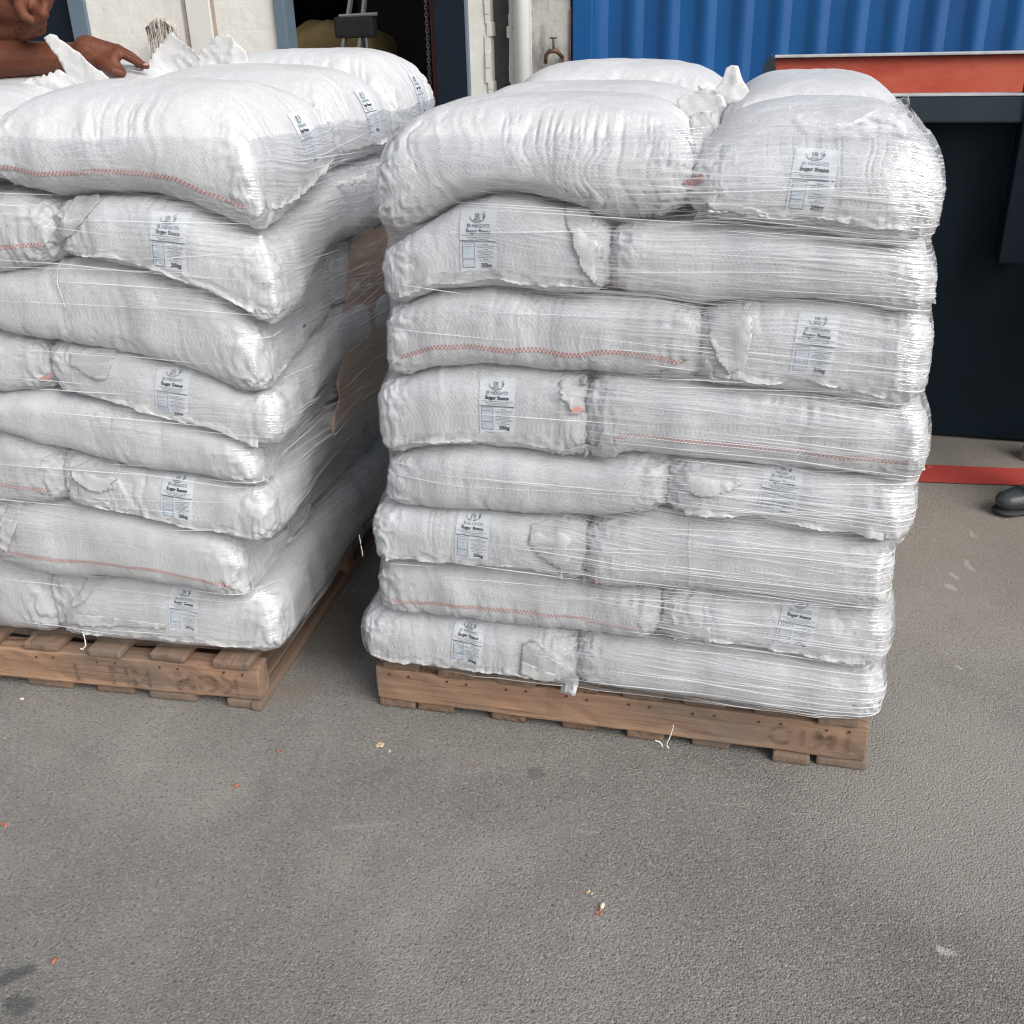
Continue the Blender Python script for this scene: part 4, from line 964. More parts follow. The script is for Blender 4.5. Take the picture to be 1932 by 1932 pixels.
def stack(st):
    fr = FR if st == 'R' else FL; BF = BFR if st == 'R' else BFL; XS = RX if st == 'R' else LX; sname = 'right' if st == 'R' else 'left'
    off = OFFR if st == 'R' else OFFL
    grp = 'sacks of beans stacked on the %s pallet' % sname
    rr = random.Random(5 if st == 'R' else 9)
    for k in range(8):
        xl, xs, xr = XS[k]
        if st == 'L': xl = xr-1.02
        if st == 'L' and k in (2, 4): xs = xr-.60
        y0 = off-.015+rr.uniform(-.008, .008)+(.035 if st == 'L' and k == 7 else (.012 if k == 7 else 0)); y1 = 1.19+rr.uniform(-.02, .02)
        even = k % 2 == 0
        longleft = even if st == 'R' else not even
        zb = BF[k]
        lay = ORD[k]+(' layer' if k in (0, 7) else ' layer from the top')
        for col in ('long', 'end'):
            left = (col == 'long') == longleft
            a, b = (xl, xs+.004) if left else (xs-.004, xr)
            outer = '-x' if left else '+x'
            nb = 3 if col == 'long' else 2
            for j in range(nb):
                ya = y0+(y1-y0)*j/nb-(.004 if j else 0); yb = y0+(y1-y0)*(j+1)/nb+(.004 if j < nb-1 else 0)
                if col == 'long': face = outer
                else: face = '-y' if j == 0 else '+y'
                seed = rr.randrange(1000)
                front = j == 0; sidevis = (st == 'L' and not left)
                hi = 2 if front and (st == 'R' or not left or True) else (2 if sidevis and k < 4 else (1 if (sidevis or k == 0) else 0))
                if k == 0:
                    if st == 'R': zc = {('long', 0): 1.222, ('long', 1): 1.218, ('long', 2): 1.242, ('end', 0): 1.198, ('end', 1): 1.214}[(col, j)]
                    else: zc = {('long', 0): 1.252, ('long', 1): 1.262, ('long', 2): 1.285, ('end', 0): 1.245, ('end', 1): 1.262}[(col, j)]
                    zt = (lambda zc: (lambda x, y: zc+0*x+.004*noise(x*6, y*6, 0, 3)))(zc); dome = .045; nose = .12
                else: zt = BF[k-1]; dome = 0; nose = .070
                stripe = None
                if col == 'long' and front and ((st == 'R' and k in (2, 3, 6)) or (st == 'L' and k in (0, 1, 5, 6))): stripe = ('-y', .30 if k else .24)
                place = {('long', 0): 'front', ('long', 1): 'middle', ('long', 2): 'rear', ('end', 0): 'front', ('end', 1): 'rear'}[(col, j)]
                side = 'left' if left else 'right'
                if front and col == 'end': lab = 'white sack, label facing out, front %s of %s stack, %s' % (side, sname, lay)
                elif front: lab = 'white sack lying lengthwise, front %s of %s stack, %s' % (side, sname, lay)
                else: lab = 'white sack in the %s %s of %s stack, %s' % (place, side, sname, lay)
                kw = {}
                if col == 'end' and front:
                    q = (LBLR if st == 'R' else LBLL).get(k)
                    if q:
                        hx_ = fr.px(q[0], q[1], off-.01)[0]; kw['lh'] = hx_-(a+b)/2; kw['lrot'] = ROTR[k]-.02 if st == 'R' else -.12
                if k == 0 and st == 'R' and col == 'end': kw['lz'] = .46
                if k == 0 and st == 'L' and col == 'long': kw['lz'] = .50; kw['lh'] = .045 if j == 0 else .03; kw['lrot'] = .0
                if st == 'R' and k == 0 and front: kw['wr'] = 1.15 if col == 'long' else .7
                if st == 'L' and k == 0 and front: kw['wr'] = 1.1
                if col == 'end' and k: kw['wr'] = .75
                vis_text = (front and col == 'end') or (sidevis and col == 'long') or (st == 'R' and not left and col == 'long')
                sack(st, fr, (a, b, ya, yb), k, zb, zt, seed, hi, face, grp, lab, top=(k == 0), nose=nose, stripe=stripe, text=vis_text, dome=dome, **({'lz': .56 if k < 4 else .63} | kw))
stack('R'); stack('L')

# ================================================================== STRETCH FILM
def stack_bvh(st):
    Vs = []; Qs = []; o = 0
    for V, Q in ALLBAGS[st]: Vs.append(V); Qs.append(Q+o); o += len(V)
    return BVHTree.FromPolygons(np.concatenate(Vs).tolist(), np.concatenate(Qs).tolist())
# brown sheet standing for the brown tint on the left stack's right flank
def flank_sheet():
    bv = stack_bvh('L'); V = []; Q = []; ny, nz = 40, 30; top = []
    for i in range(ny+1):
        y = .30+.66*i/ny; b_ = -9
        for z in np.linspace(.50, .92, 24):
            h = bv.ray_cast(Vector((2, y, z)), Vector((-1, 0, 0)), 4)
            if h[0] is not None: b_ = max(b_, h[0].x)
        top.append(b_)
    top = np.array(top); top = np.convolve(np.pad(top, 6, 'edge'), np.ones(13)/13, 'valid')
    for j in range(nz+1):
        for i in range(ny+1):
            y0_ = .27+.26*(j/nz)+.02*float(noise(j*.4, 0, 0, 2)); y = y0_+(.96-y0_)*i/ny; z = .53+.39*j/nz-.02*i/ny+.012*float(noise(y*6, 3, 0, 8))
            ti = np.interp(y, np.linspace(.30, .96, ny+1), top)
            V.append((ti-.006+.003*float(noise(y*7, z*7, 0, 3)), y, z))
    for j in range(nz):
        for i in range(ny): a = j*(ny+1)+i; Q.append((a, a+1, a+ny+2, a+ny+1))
    me = mesh_np('brown_sheet', V, Q); b = bmesh.new(); b.from_mesh(me); bmesh.ops.solidify(b, geom=b.faces[:], thickness=.003); b.to_mesh(me); b.free()
    o = link('brown_sheet', me, M['flank_sheet']); o.matrix_world = FL.mat()
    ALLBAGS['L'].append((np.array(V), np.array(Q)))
    return tag(o, 'brown sheet behind the film on the right side of the left stack', 'cardboard')
flank_sheet()
BV = {'R': stack_bvh('R'), 'L': stack_bvh('L')}
def film(st, mat, label, ztop, zbot, x0, x1, name='stretch_wrap'):
    fr = FR if st == 'R' else FL; bv = BV[st]
    Lx, Ly = 1.0, 1.2; per = 2*(Lx+Ly); ns = 440
    zs = np.linspace(.104, 1.235, 118); nz = len(zs)
    c = np.array([(x0+x1)/2, .59]); hx, hy = (x1-x0)/2, .6
    P = np.zeros((nz, ns, 2)); SS = np.linspace(0, per, ns, endpoint=False); dirs = np.zeros((ns, 2)); org = np.zeros((ns, 2))
    rc = .10
    for i, s in enumerate(SS):      # start at front-left corner, walk along the front, right side, back, left side
        if s < Lx: org[i] = (c[0]-hx+s*(2*hx/Lx), c[1]-hy); n = (0, -1)
        elif s < Lx+Ly: org[i] = (c[0]+hx, c[1]-hy+(s-Lx)); n = (1, 0)
        elif s < 2*Lx+Ly: org[i] = (c[0]+hx-(s-Lx-Ly)*(2*hx/Lx), c[1]+hy); n = (0, 1)
        else: org[i] = (c[0]-hx, c[1]+hy-(s-2*Lx-Ly)); n = (-1, 0)
    # cast towards the centre axis with blended directions, so corners are covered evenly
    for i in range(ns):
        q = org[i]-c; core = np.array([np.sign(q[0])*max(0, abs(q[0])-.22)*.9, np.sign(q[1])*max(0, abs(q[1])-.22)*.9])
        d = q-core; dirs[i] = d/np.linalg.norm(d)
    R = np.zeros((nz, ns)); coreP = org-dirs*.3
    for k, z in enumerate(zs):
        for i in range(ns):
            o = Vector((coreP[i, 0]+dirs[i, 0]*1.0, coreP[i, 1]+dirs[i, 1]*1.0, z))
            h = bv.ray_cast(o, Vector((-dirs[i, 0], -dirs[i, 1], 0)), 1.1)
            R[k, i] = (1.0-h[3]) if h[0] is not None else -1
    for i in range(ns):              # below / above the sacks: keep the nearest value
        col = R[:, i]; ok = np.where(col > 0)[0]
        if len(ok): R[:, i] = np.interp(np.arange(nz), ok, col[ok])
        else: R[:, i] = .25
    low = zs < .132; R[low] = np.minimum(R[low], R[(~low)][0:1]*.35+.65*.27+0*R[low])
    # horizontal tension: convex hull in plan per row
    for k in range(nz):
        pts = coreP+dirs*R[k][:, None]
        idx = sorted(range(ns), key=lambda a: (pts[a, 0], pts[a, 1]))
        def half(seq):
            out = []
            for a in seq:
                while len(out) > 1:
                    u, v = pts[out[-1]]-pts[out[-2]], pts[a]-pts[out[-1]]
                    if u[0]*v[1]-u[1]*v[0] <= 0: out.pop()
                    else: break
                out.append(a)
            return out
        hull = half(idx)[:-1]+half(idx[::-1])[:-1]
        hp = pts[hull]; m = len(hp)
        A = hp; Bq = np.roll(hp, -1, 0); e = Bq-A
        for i in range(ns):
            d = dirs[i]; o = coreP[i]; den = d[0]*e[:, 1]-d[1]*e[:, 0]; den = np.where(abs(den) < 1e-9, 1e-9, den)
            w_ = A-o; t = (w_[:, 0]*e[:, 1]-w_[:, 1]*e[:, 0])/den; u = (w_[:, 0]*d[1]-w_[:, 1]*d[0])/den
            ok = (t > 0) & (u >= -1e-6) & (u <= 1+1e-6)
            if ok.any(): R[k, i] = R[k, i]*.25+.75*t[ok].max() if t[ok].max() > R[k, i] else R[k, i]
    # vertical tension: closing plus blur
    D = R.copy()
    for _ in range(2): D = np.maximum(D, np.maximum(np.roll(D, 1, 0), np.roll(D, -1, 0))-.0035); D[0] = R[0]; D[-1] = R[-1]
    for _ in range(3): D[1:-1] = (D[:-2]+2*D[1:-1]+D[2:])/4; D = (np.roll(D, 1, 1)+2*D+np.roll(D, -1, 1))/4
    D = np.maximum(D, R+.0)+.0028
    Sg, Zg = np.meshgrid(SS, zs); D = D+.0009*(1-np.abs(noise(Sg*3, (Zg+.1*Sg)*120, 0, 4)))
    # edges of the film
    V = []; UV = []
    T = ztop(SS); Bt = zbot(SS)
    n2 = nz
    for k in range(n2):
        t = k/(n2-1)
        for i in range(ns+1):
            ii = i % ns; z = Bt[ii]+(T[ii]-Bt[ii])*t; r = np.interp(z, zs, D[:, ii]); p = coreP[ii]+dirs[ii]*r
            s_ = SS[ii] if i < ns else per
            V.append((p[0], p[1], z)); UV.append((s_, z))
    Q = []
    W_ = ns+1
    for k in range(n2-1):
        for i in range(ns): Q.append((k*W_+i, k*W_+i+1, (k+1)*W_+i+1, (k+1)*W_+i))
    o = link(name, mesh_np(name, V, Q, True, UV), mat); o.matrix_world = fr.mat()
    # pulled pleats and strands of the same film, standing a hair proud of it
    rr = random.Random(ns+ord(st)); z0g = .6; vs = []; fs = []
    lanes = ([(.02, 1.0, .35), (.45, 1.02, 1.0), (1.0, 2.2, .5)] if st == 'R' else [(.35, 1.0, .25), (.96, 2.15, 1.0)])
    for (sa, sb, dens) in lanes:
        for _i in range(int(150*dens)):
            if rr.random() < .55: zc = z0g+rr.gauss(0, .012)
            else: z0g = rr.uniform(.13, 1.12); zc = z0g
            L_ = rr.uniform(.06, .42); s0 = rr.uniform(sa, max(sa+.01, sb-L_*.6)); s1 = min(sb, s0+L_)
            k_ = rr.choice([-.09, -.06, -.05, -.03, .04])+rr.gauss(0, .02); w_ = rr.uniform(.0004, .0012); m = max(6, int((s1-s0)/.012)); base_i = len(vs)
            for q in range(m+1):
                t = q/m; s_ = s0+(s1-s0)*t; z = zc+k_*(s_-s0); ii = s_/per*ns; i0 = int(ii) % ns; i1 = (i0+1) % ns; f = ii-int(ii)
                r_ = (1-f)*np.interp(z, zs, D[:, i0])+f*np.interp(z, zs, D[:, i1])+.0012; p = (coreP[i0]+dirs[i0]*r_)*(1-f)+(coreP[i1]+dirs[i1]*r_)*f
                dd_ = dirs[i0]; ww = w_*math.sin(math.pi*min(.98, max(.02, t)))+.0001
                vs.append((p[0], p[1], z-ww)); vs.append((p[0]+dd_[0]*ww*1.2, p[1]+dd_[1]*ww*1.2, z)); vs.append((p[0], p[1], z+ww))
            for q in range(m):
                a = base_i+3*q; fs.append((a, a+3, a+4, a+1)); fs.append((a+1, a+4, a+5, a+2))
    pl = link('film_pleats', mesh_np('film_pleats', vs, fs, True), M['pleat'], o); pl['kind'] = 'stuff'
    return tag(o, label, 'plastic wrap')
def edge(seed, base, amp, fn=None):
    def f(s):
        v = base+amp*noise(s*9, 0, 0, seed)+amp*.5*noise(s*31, 0, 0, seed+1)
        return v+(fn(s) if fn else 0)
    return f
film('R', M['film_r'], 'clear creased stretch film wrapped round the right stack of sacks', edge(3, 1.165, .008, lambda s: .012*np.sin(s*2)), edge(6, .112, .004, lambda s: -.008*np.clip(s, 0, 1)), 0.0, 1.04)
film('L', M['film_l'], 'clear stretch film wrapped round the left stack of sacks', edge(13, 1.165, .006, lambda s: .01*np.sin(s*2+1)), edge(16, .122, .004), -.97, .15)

# ================================================================== LOOSE CLOTH, STRINGS, SCRAPS
def outline_cloth(name, fr, st, pts, mat, seed=0, off=.010, amp=.006, zig=(), step=.006, parent=None, plane=None, curl=0.0, thick=.0009, yfix=None):
    """cloth piece with a measured outline, laid over the sack faces (or standing on a local plane), real thickness"""
    yl = plane if plane is not None else -.03
    P = [np.array(fr.px(u, v, yl)) for u, v in pts]; outl = []
    rr = random.Random(seed)
    for i in range(len(P)):
        a, b = P[i], P[(i+1) % len(P)]; n = max(1, int(np.linalg.norm(b-a)/step)); d = (b-a)/max(1e-6, np.linalg.norm(b-a)); nn = np.array([d[1], -d[0]])
        for j in range(n):
            q = a+(b-a)*j/n
            if i in zig: q = q+nn*(.0035 if j % 2 else -.002)+nn*rr.uniform(-.001, .0015)
            else: q = q+nn*.0018*float(noise(q[0]*90, q[1]*90, 0, seed))
            outl.append(q)
    mn, mx = np.min(outl, 0), np.max(outl, 0); inner = []
    from mathutils.geometry import intersect_point_tri_2d
    def inside(p):
        c = False; n = len(outl)
        for i in range(n):
            a, b = outl[i], outl[(i+1) % n]
            if (a[1] > p[1]) != (b[1] > p[1]) and p[0] < (b[0]-a[0])*(p[1]-a[1])/(b[1]-a[1])+a[0]: c = not c
        return c
    for x in np.arange(mn[0], mx[0], step):
        for z in np.arange(mn[1], mx[1], step):
            q = np.array([x+rr.uniform(-.001, .001), z+rr.uniform(-.001, .001)])
            if inside(q): inner.append(q)
    vs = [Vector(q) for q in outl]+[Vector(q) for q in inner]; n = len(outl)
    r = delaunay_2d_cdt(vs, [(i, (i+1) % n) for i in range(n)], [], 1, 1e-5)
    ver, _, fac = r[0], r[1], r[2]
    V2 = np.array([(v[0], v[1]) for v in ver]); ys = []
    bv = BV[st] if st else None; ctr = V2.mean(0)
    for x, z in V2:
        y = None
        if bv and yfix is None:
            h = bv.ray_cast(Vector((x, -2, z)), Vector((0, 1, 0)), 4); y = h[0].y if h[0] is not None else None
        ys.append(np.nan if y is None else y)
    ys = np.array(ys)
    if yfix is not None or np.all(np.isnan(ys)): ys = np.full(len(V2), plane if plane is not None else -.03)
    med = np.nanmedian(ys); ys = np.where(np.isnan(ys), med, ys); ys = np.clip(ys, med-.035, med+.035)
    # smooth, keep in front
    dist = np.linalg.norm(V2-ctr, axis=1)
    if len(V2) < 3000:
        ysm = np.array([np.mean(ys[np.sum((V2-p)**2, 1) < .012**2]) for p in V2]); ys = np.minimum(ysm, ys+.002)
    rx = np.array([1, .35]); u = V2@rx; v = V2@np.array([-.35, 1])
    ca = math.cos(seed*1.3)*.6; u2, v2 = u+ca*v, v-ca*u
    cre = lambda a, k: np.exp(-(noise(a, k, 0, seed+3)/.16)**2)
    wv = amp*(.55*noise(u*16, v*9, 0, seed)-.75*cre(u2*34, v2*9)-.45*cre(u2*20+4, v2*34)+.16*noise(u*110, v*110, 0, seed+2))
    ys = ys-off+wv-curl*((V2[:, 1]-mn[1])/(mx[1]-mn[1]+1e-6))**2
    me = bpy.data.meshes.new(name)
    L3 = np.stack([V2[:, 0], ys, V2[:, 1]], -1)
    if parent is not None: inv = parent.matrix_world.inverted() @ fr.mat(); L3 = np.array([inv @ Vector(p) for p in L3])
    me.from_pydata(L3.tolist(), [], [tuple(f) for f in fac])
    b = bmesh.new(); b.from_mesh(me); bmesh.ops.recalc_face_normals(b, faces=b.faces); bmesh.ops.solidify(b, geom=b.faces[:], thickness=thick); b.to_mesh(me); b.free()
    o = link(name, me, mat, parent, True)
    if parent is None: o.matrix_world = fr.mat()
    return o
bpy.context.view_layer.update()
def find(txt): return [o for o in C.objects if o.parent is None and o.get('label', '') == txt][0]
def bag(st, col, k):
    sname = 'right' if st == 'R' else 'left'
    for o in C.objects:
        l = o.get('label', '')
        if o.parent is None and l.startswith('white sack') and ('front %s of %s stack' % (col, sname)) in l and (ORD[k]+' layer') in l: return o
FLAPS = [
 ('R', 'left', 1, [(1062,393),(1106,396),(1125,440),(1152,520),(1135,540),(1100,500),(1080,440)], ()),
 ('R', 'right', 2, [(1332,590),(1395,578),(1418,573),(1420,625),(1410,680),(1375,700),(1345,650)], (1, 2)),
 ('R', 'right', 2, [(1247,700),(1330,660),(1345,690),(1350,728),(1300,724),(1248,716)], ()),
 ('R', 'right', 3, [(1058,716),(1070,711),(1104,716),(1106,738),(1100,762),(1085,772),(1075,755),(1062,745)], (7,)),
 ('R', 'left', 3, [(1140,800),(1158,812),(1166,846),(1164,862),(1120,858),(1040,850),(1080,840),(1128,838)], (4,)),
 ('R', 'right', 4, [(1268,885),(1330,880),(1395,890),(1403,905),(1350,922),(1322,925),(1280,908)], (3,)),
 ('R', 'left', 5, [(1008,982),(1050,978),(1100,990),(1108,1030),(1100,1068),(1060,1060),(1020,1035),(1003,1010)], (6,)),
 ('R', 'left', 5, [(1100,1068),(1130,1080),(1132,1103),(1115,1104),(1060,1085),(1040,1078)], ()),
 ('R', 'right', 6, [(1240,1180),(1290,1170),(1340,1172),(1342,1205),(1300,1208),(1262,1204)], (3,)),
 ('R', 'left', 7, [(990,1209),(1018,1205),(1028,1215),(1015,1228),(1040,1232),(1062,1245),(1090,1285),(1088,1305),(1070,1303),(1040,1280),(1010,1262),(985,1240)], (0,)),
 ('R', 'left', 7, [(985,1240),(1040,1262),(1090,1284),(1087,1306),(1060,1302),(1030,1282),(985,1264)], ()),
 ('R', 'right', 0, [(1292,344),(1327,330),(1345,350),(1356,364),(1345,385),(1335,384),(1308,362)], ()),
 ('R', 'right', 0, [(1335,380),(1400,382),(1450,400),(1440,412),(1420,412),(1380,398),(1345,392)], (3,)),
 ('R', 'right', 1, [(1306,425),(1316,402),(1345,398),(1352,420),(1340,440),(1312,440)], ()),
 ('L', 'right', 1, [(120,376),(170,372),(178,382),(165,405),(140,440),(105,462),(85,458),(95,440),(122,410)], (1,)),
 ('L', 'right', 3, [(122,672),(165,666),(205,668),(203,690),(198,716),(175,719),(150,705),(125,690)], (2,)),
 ('L', 'right', 5, [(134,882),(170,873),(214,876),(216,905),(205,915),(218,922),(190,931),(160,922),(138,905)], (4, 5)),
 ('L', 'right', 5, [(93,936),(150,938),(205,950),(205,962),(150,956),(95,944)], ()),
 ('L', 'right', 6, [(0,962),(25,944),(30,955),(22,985),(35,985),(25,1010),(14,1040),(0,1030)], (1,)),
 ('L', 'right', 7, [(140,1098),(195,1098),(194,1110),(160,1125),(145,1150),(120,1162),(117,1150),(135,1130)], ()),
 ('L', 'right', 7, [(108,1172),(150,1172),(210,1180),(300,1192),(300,1200),(200,1196),(110,1192)], ()),
]
for i, (st, col, k, pts, zg) in enumerate(FLAPS):
    outline_cloth('mouth_flap', FR if st == 'R' else FL, st, pts, M['flap'], 40+i, .0060, .0030, zg, .0055, bag(st, col, k))
# red stitched tips
for i, (st, col, k, pts) in enumerate([('R', 'left', 1, [(1156,521),(1163,521),(1162,548),(1155,546)]), ('R', 'left', 7, [(1080,1286),(1091,1286),(1088,1304),(1078,1302)]),
    ('R', 'right', 0, [(1290,344),(1326,328),(1330,336),(1308,352),(1294,356)]), ('R', 'left', 5, [(1124,1084),(1133,1085),(1132,1103),(1124,1102)]), ('L', 'right', 3, [(65,718),(80,714),(82,722),(68,725)]),
    ('R', 'right', 3, [(1080,766),(1092,760),(1104,768),(1100,776),(1086,774)])]):
    outline_cloth('stitched_tip', FR if st == 'R' else FL, st, pts, M['stripe_tip'] if 'stripe_tip' in M else simple('red_stitching', (.48, .24, .23), .7, 0, .6, 300), 80+i, .010, .001, (), .004, bag(st, col, k))
# standing mouth ends on the top layer
M['flap2'] = M['flap'].copy(); M['flap2'].name = 'bright_sack_cloth'
for n_ in M['flap2'].node_tree.nodes:
    if n_.type == 'MIX': n_.inputs[6].default_value = (.70, .705, .71, 1); n_.inputs[7].default_value = (.80, .80, .80, 1)
def top_cloth(pts, st, col, yl, seed, zg=(), amp=.008, curl=0.0, par=None, name='mouth_flap'):
    return outline_cloth(name, FR if st == 'R' else FL, None, pts, M['flap2'], seed, 0.0, amp, zg, .007, par or bag(st, col, 0), plane=yl, curl=curl, yfix=1)
def rearbag(st, txt):
    for o in C.objects:
        if o.parent is None and o.get('label', '') == txt: return o
rb = rearbag('R', 'white sack in the rear right of right stack, top layer')
top_cloth([(1344,176),(1362,150),(1372,130),(1381,121),(1394,124),(1400,145),(1406,162),(1414,172),(1400,190),(1366,200),(1345,195)], 'R', 'right', .40, 201, (2, 6), .006, 0, rb)
top_cloth([(1278,190),(1290,178),(1310,172),(1350,170),(1366,184),(1372,200),(1342,216),(1310,224),(1290,218),(1280,206)], 'R', 'left', .20, 202, (), .007)
top_cloth([(1300,228),(1310,212),(1345,212),(1336,240),(1322,268),(1318,292),(1312,290),(1306,262)], 'R', 'right', .03, 203, (), .006)
top_cloth([(1316,163),(1335,166),(1352,172),(1346,180),(1318,176)], 'R', 'right', .46, 204, (0, 1), .006, 0, rb)
lr = rearbag('L', 'white sack in the rear left of left stack, top layer'); lf = bag('L', 'left', 0); lm = rearbag('L', 'white sack in the rear right of left stack, top layer')
top_cloth([(83,70),(95,63),(108,68),(150,100),(185,130),(206,147),(190,165),(143,176),(130,150),(112,105),(88,80)], 'L', 'left', .42, 210, (), .004, .0, lf)
top_cloth([(-40,200),(-20,172),(0,163),(28,158),(60,148),(95,138),(112,131),(140,150),(160,180),(100,196),(60,210),(20,232),(-30,250)], 'L', 'left', .34, 211, (1, 2, 3, 4, 5), .006, 0, lf)
top_cloth([(282,113),(295,92),(315,66),(322,58),(335,72),(352,82),(368,96),(380,108),(386,150),(340,152),(270,148)], 'L', 'left', .80, 212, (0, 1, 2), .007, 0, lr)
top_cloth([(372,104),(385,92),(400,74),(418,64),(435,66),(448,82),(463,98),(470,125),(400,150),(372,148)], 'L', 'left', .84, 213, (0, 1, 2, 3), .007, 0, lr)
top_cloth([(575,365),(640,342),(690,326),(692,345),(640,352),(590,378)], 'L', 'right', .35, 214, (3, 4), .004, 0)
# torn scraps of film
def scrap(fr, st, pts, seed, par, amp=.008, plane=None, yfix=None, off=.014):
    return outline_cloth('torn_film', fr, st, pts, M['scrap'], seed, off, amp, (), .006, par, plane=plane, yfix=yfix, thick=.0004)
wR = find('clear creased stretch film wrapped round the right stack of sacks')
scrap(FR, 'R', [(1485,205),(1500,222),(1560,240),(1620,236),(1660,216),(1722,186),(1724,200),(1716,262),(1690,256),(1600,268),(1540,262),(1500,240)], 301, wR, .006)
scrap(FR, 'R', [(1249,239),(1294,222),(1316,210),(1342,208),(1362,216),(1380,233),(1372,236),(1345,222),(1316,220),(1290,230)], 302, wR, .006, off=.02)
def thread(px_pts, fr, yl, label, st=None, r=.0009, seed=1):
    P = []
    for j in range(len(px_pts)-1):
        for t in np.linspace(0, 1, 8, endpoint=False):
            u = px_pts[j][0]*(1-t)+px_pts[j+1][0]*t; v = px_pts[j][1]*(1-t)+px_pts[j+1][1]*t; x, z = fr.px(u, v, yl)
            y = yl
            if st:
                h = BV[st].ray_cast(Vector((x, -2, z)), Vector((0, 1, 0)), 3); y = min(yl+.05, h[0].y-.004) if h[0] is not None else yl
            P.append((x+.0015*float(noise(t*3+j, 0, 0, seed)), y, z))
    P2 = [P[0]]
    for p in P[1:]: P2.append(tuple(.5*a+.5*b for a, b in zip(P2[-1], p)))
    o = MB().tube(P2, r, 5).build('sewing_thread', M['thread'], None, True); o.matrix_world = fr.mat(); return tag(o, label, 'thread')
thread([(95,490),(100,512),(108,545),(118,565),(124,590),(120,612)], FL, -.03, 'loose white thread hanging over the third sack of the left stack', 'L')
thread([(156,1192),(160,1205),(162,1218),(156,1226),(150,1222)], FL, -.04, 'short curled white thread hanging over the left pallet', None, .0014)
thread([(150,950),(152,975)], FL, -.03, 'short white thread end under the sixth sack of the left stack', 'L')
thread([(1302,978),(1300,1030),(1304,1080),(1298,1112)], FR, -.05, 'straight white thread hanging down the lower right stack face', 'R')

thread([(1271,1368),(1268,1380),(1262,1395),(1258,1404),(1262,1415)], FR, -.02, 'white thread dangling over the front of the right pallet', None, .0012)
thread([(1236,1397),(1246,1400),(1252,1412)], FR, -.02, 'short curl of white thread at the foot of the right pallet', None, .0012)
thread([(678,1010),(681,1028),(686,1058)], FR, -.12, 'loose white thread hanging in the gap between the stacks', None, .0006)
thread([(1335,665),(1330,700),(1325,735)], FR, -.05, 'short white thread beside the third layer flap of the right stack', 'R')
# ================================================================== SPILLED BEANS AND CRUMBS
def bean(u, v, mat, label, L_=.006, cat='bean', seed=0, n=1):
    rr = random.Random(seed+7); b = bmesh.new()
    for k in range(n):
        t = bmesh.new(); bmesh.ops.create_icosphere(t, subdivisions=2, radius=1)
        s = L_*(1 if n == 1 else rr.uniform(.35, .8)); a = rr.uniform(0, 6.28)
        for q in t.verts:
            x, y, z = q.co; y += .28*x*x; kk = 1+.12*float(noise(x*2, y*2, z*2, seed+k)); q.co = Vector((x*s*kk, y*s*.62*kk, z*s*.48*kk))
        bmesh.ops.transform(t, matrix=Matrix.Translation(((rr.uniform(-1, 1)*L_*1.3 if n > 1 else 0), (rr.uniform(-1, 1)*L_*1.0 if n > 1 else 0), s*.45)) @ Matrix.Rotation(a, 4, 'Z'), verts=t.verts)
        m = bpy.data.meshes.new('t'); t.to_mesh(m); t.free(); b.from_mesh(m); bpy.data.meshes.remove(m)
    me = bpy.data.meshes.new('bean'); b.to_mesh(me); b.free(); o = link('spilled_bean' if cat == 'bean' else 'crumbs', me, mat, None, True); o.location = gnd(u, v); o.rotation_euler = (0, 0, rr.uniform(0, 3))
    tag(o, label, cat, 'spilled beans and crumbs on the asphalt')
bean(1136, 1711, M['beanpale'], 'pale cream bean touching the red crushed bean in the foreground', .0066, seed=1)
bean(1129, 1721, M['beanred'], 'crushed bright red bean beside the cream bean in the foreground', .0055, seed=2, n=5)
bean(1113, 1684, M['crumb'], 'faint crushed crumbs just above the cream bean', .004, 'crumbs', 3, 6)
bean(102, 1815, M['beanred'], 'reddish bean between the dark oil stains at lower left', .0062, seed=4)
bean(524, 1419, M['beanred'], 'reddish bean on the asphalt near the gap between the pallets', .006, seed=5)
bean(446, 1484, M['beanred'], 'reddish bean below the left pallet, nearest the camera of two', .0055, seed=6)
bean(887, 1447, M['beanred'], 'crushed reddish bean in front of the right pallet', .0045, seed=7, n=3)
bean(716, 1407, M['crumb'], 'tan crumbs in front of the left end of the right pallet', .006, 'crumbs', 8, 9)
bean(735, 1418, M['beanpale'], 'tiny pale crumbs beside the tan crumbs by the right pallet', .003, 'crumbs', 9, 6)
bean(4, 1560, M['beanred'], 'crushed reddish bean at the left edge of the photo', .006, seed=10, n=4)
bean(42, 1320, M['beanpale'], 'pale bean under the left end of the left pallet front', .0055, seed=11)
bean(10, 1392, M['crumb'], 'small crumbs on the asphalt left of the pale bean', .003, 'crumbs', 12, 4)

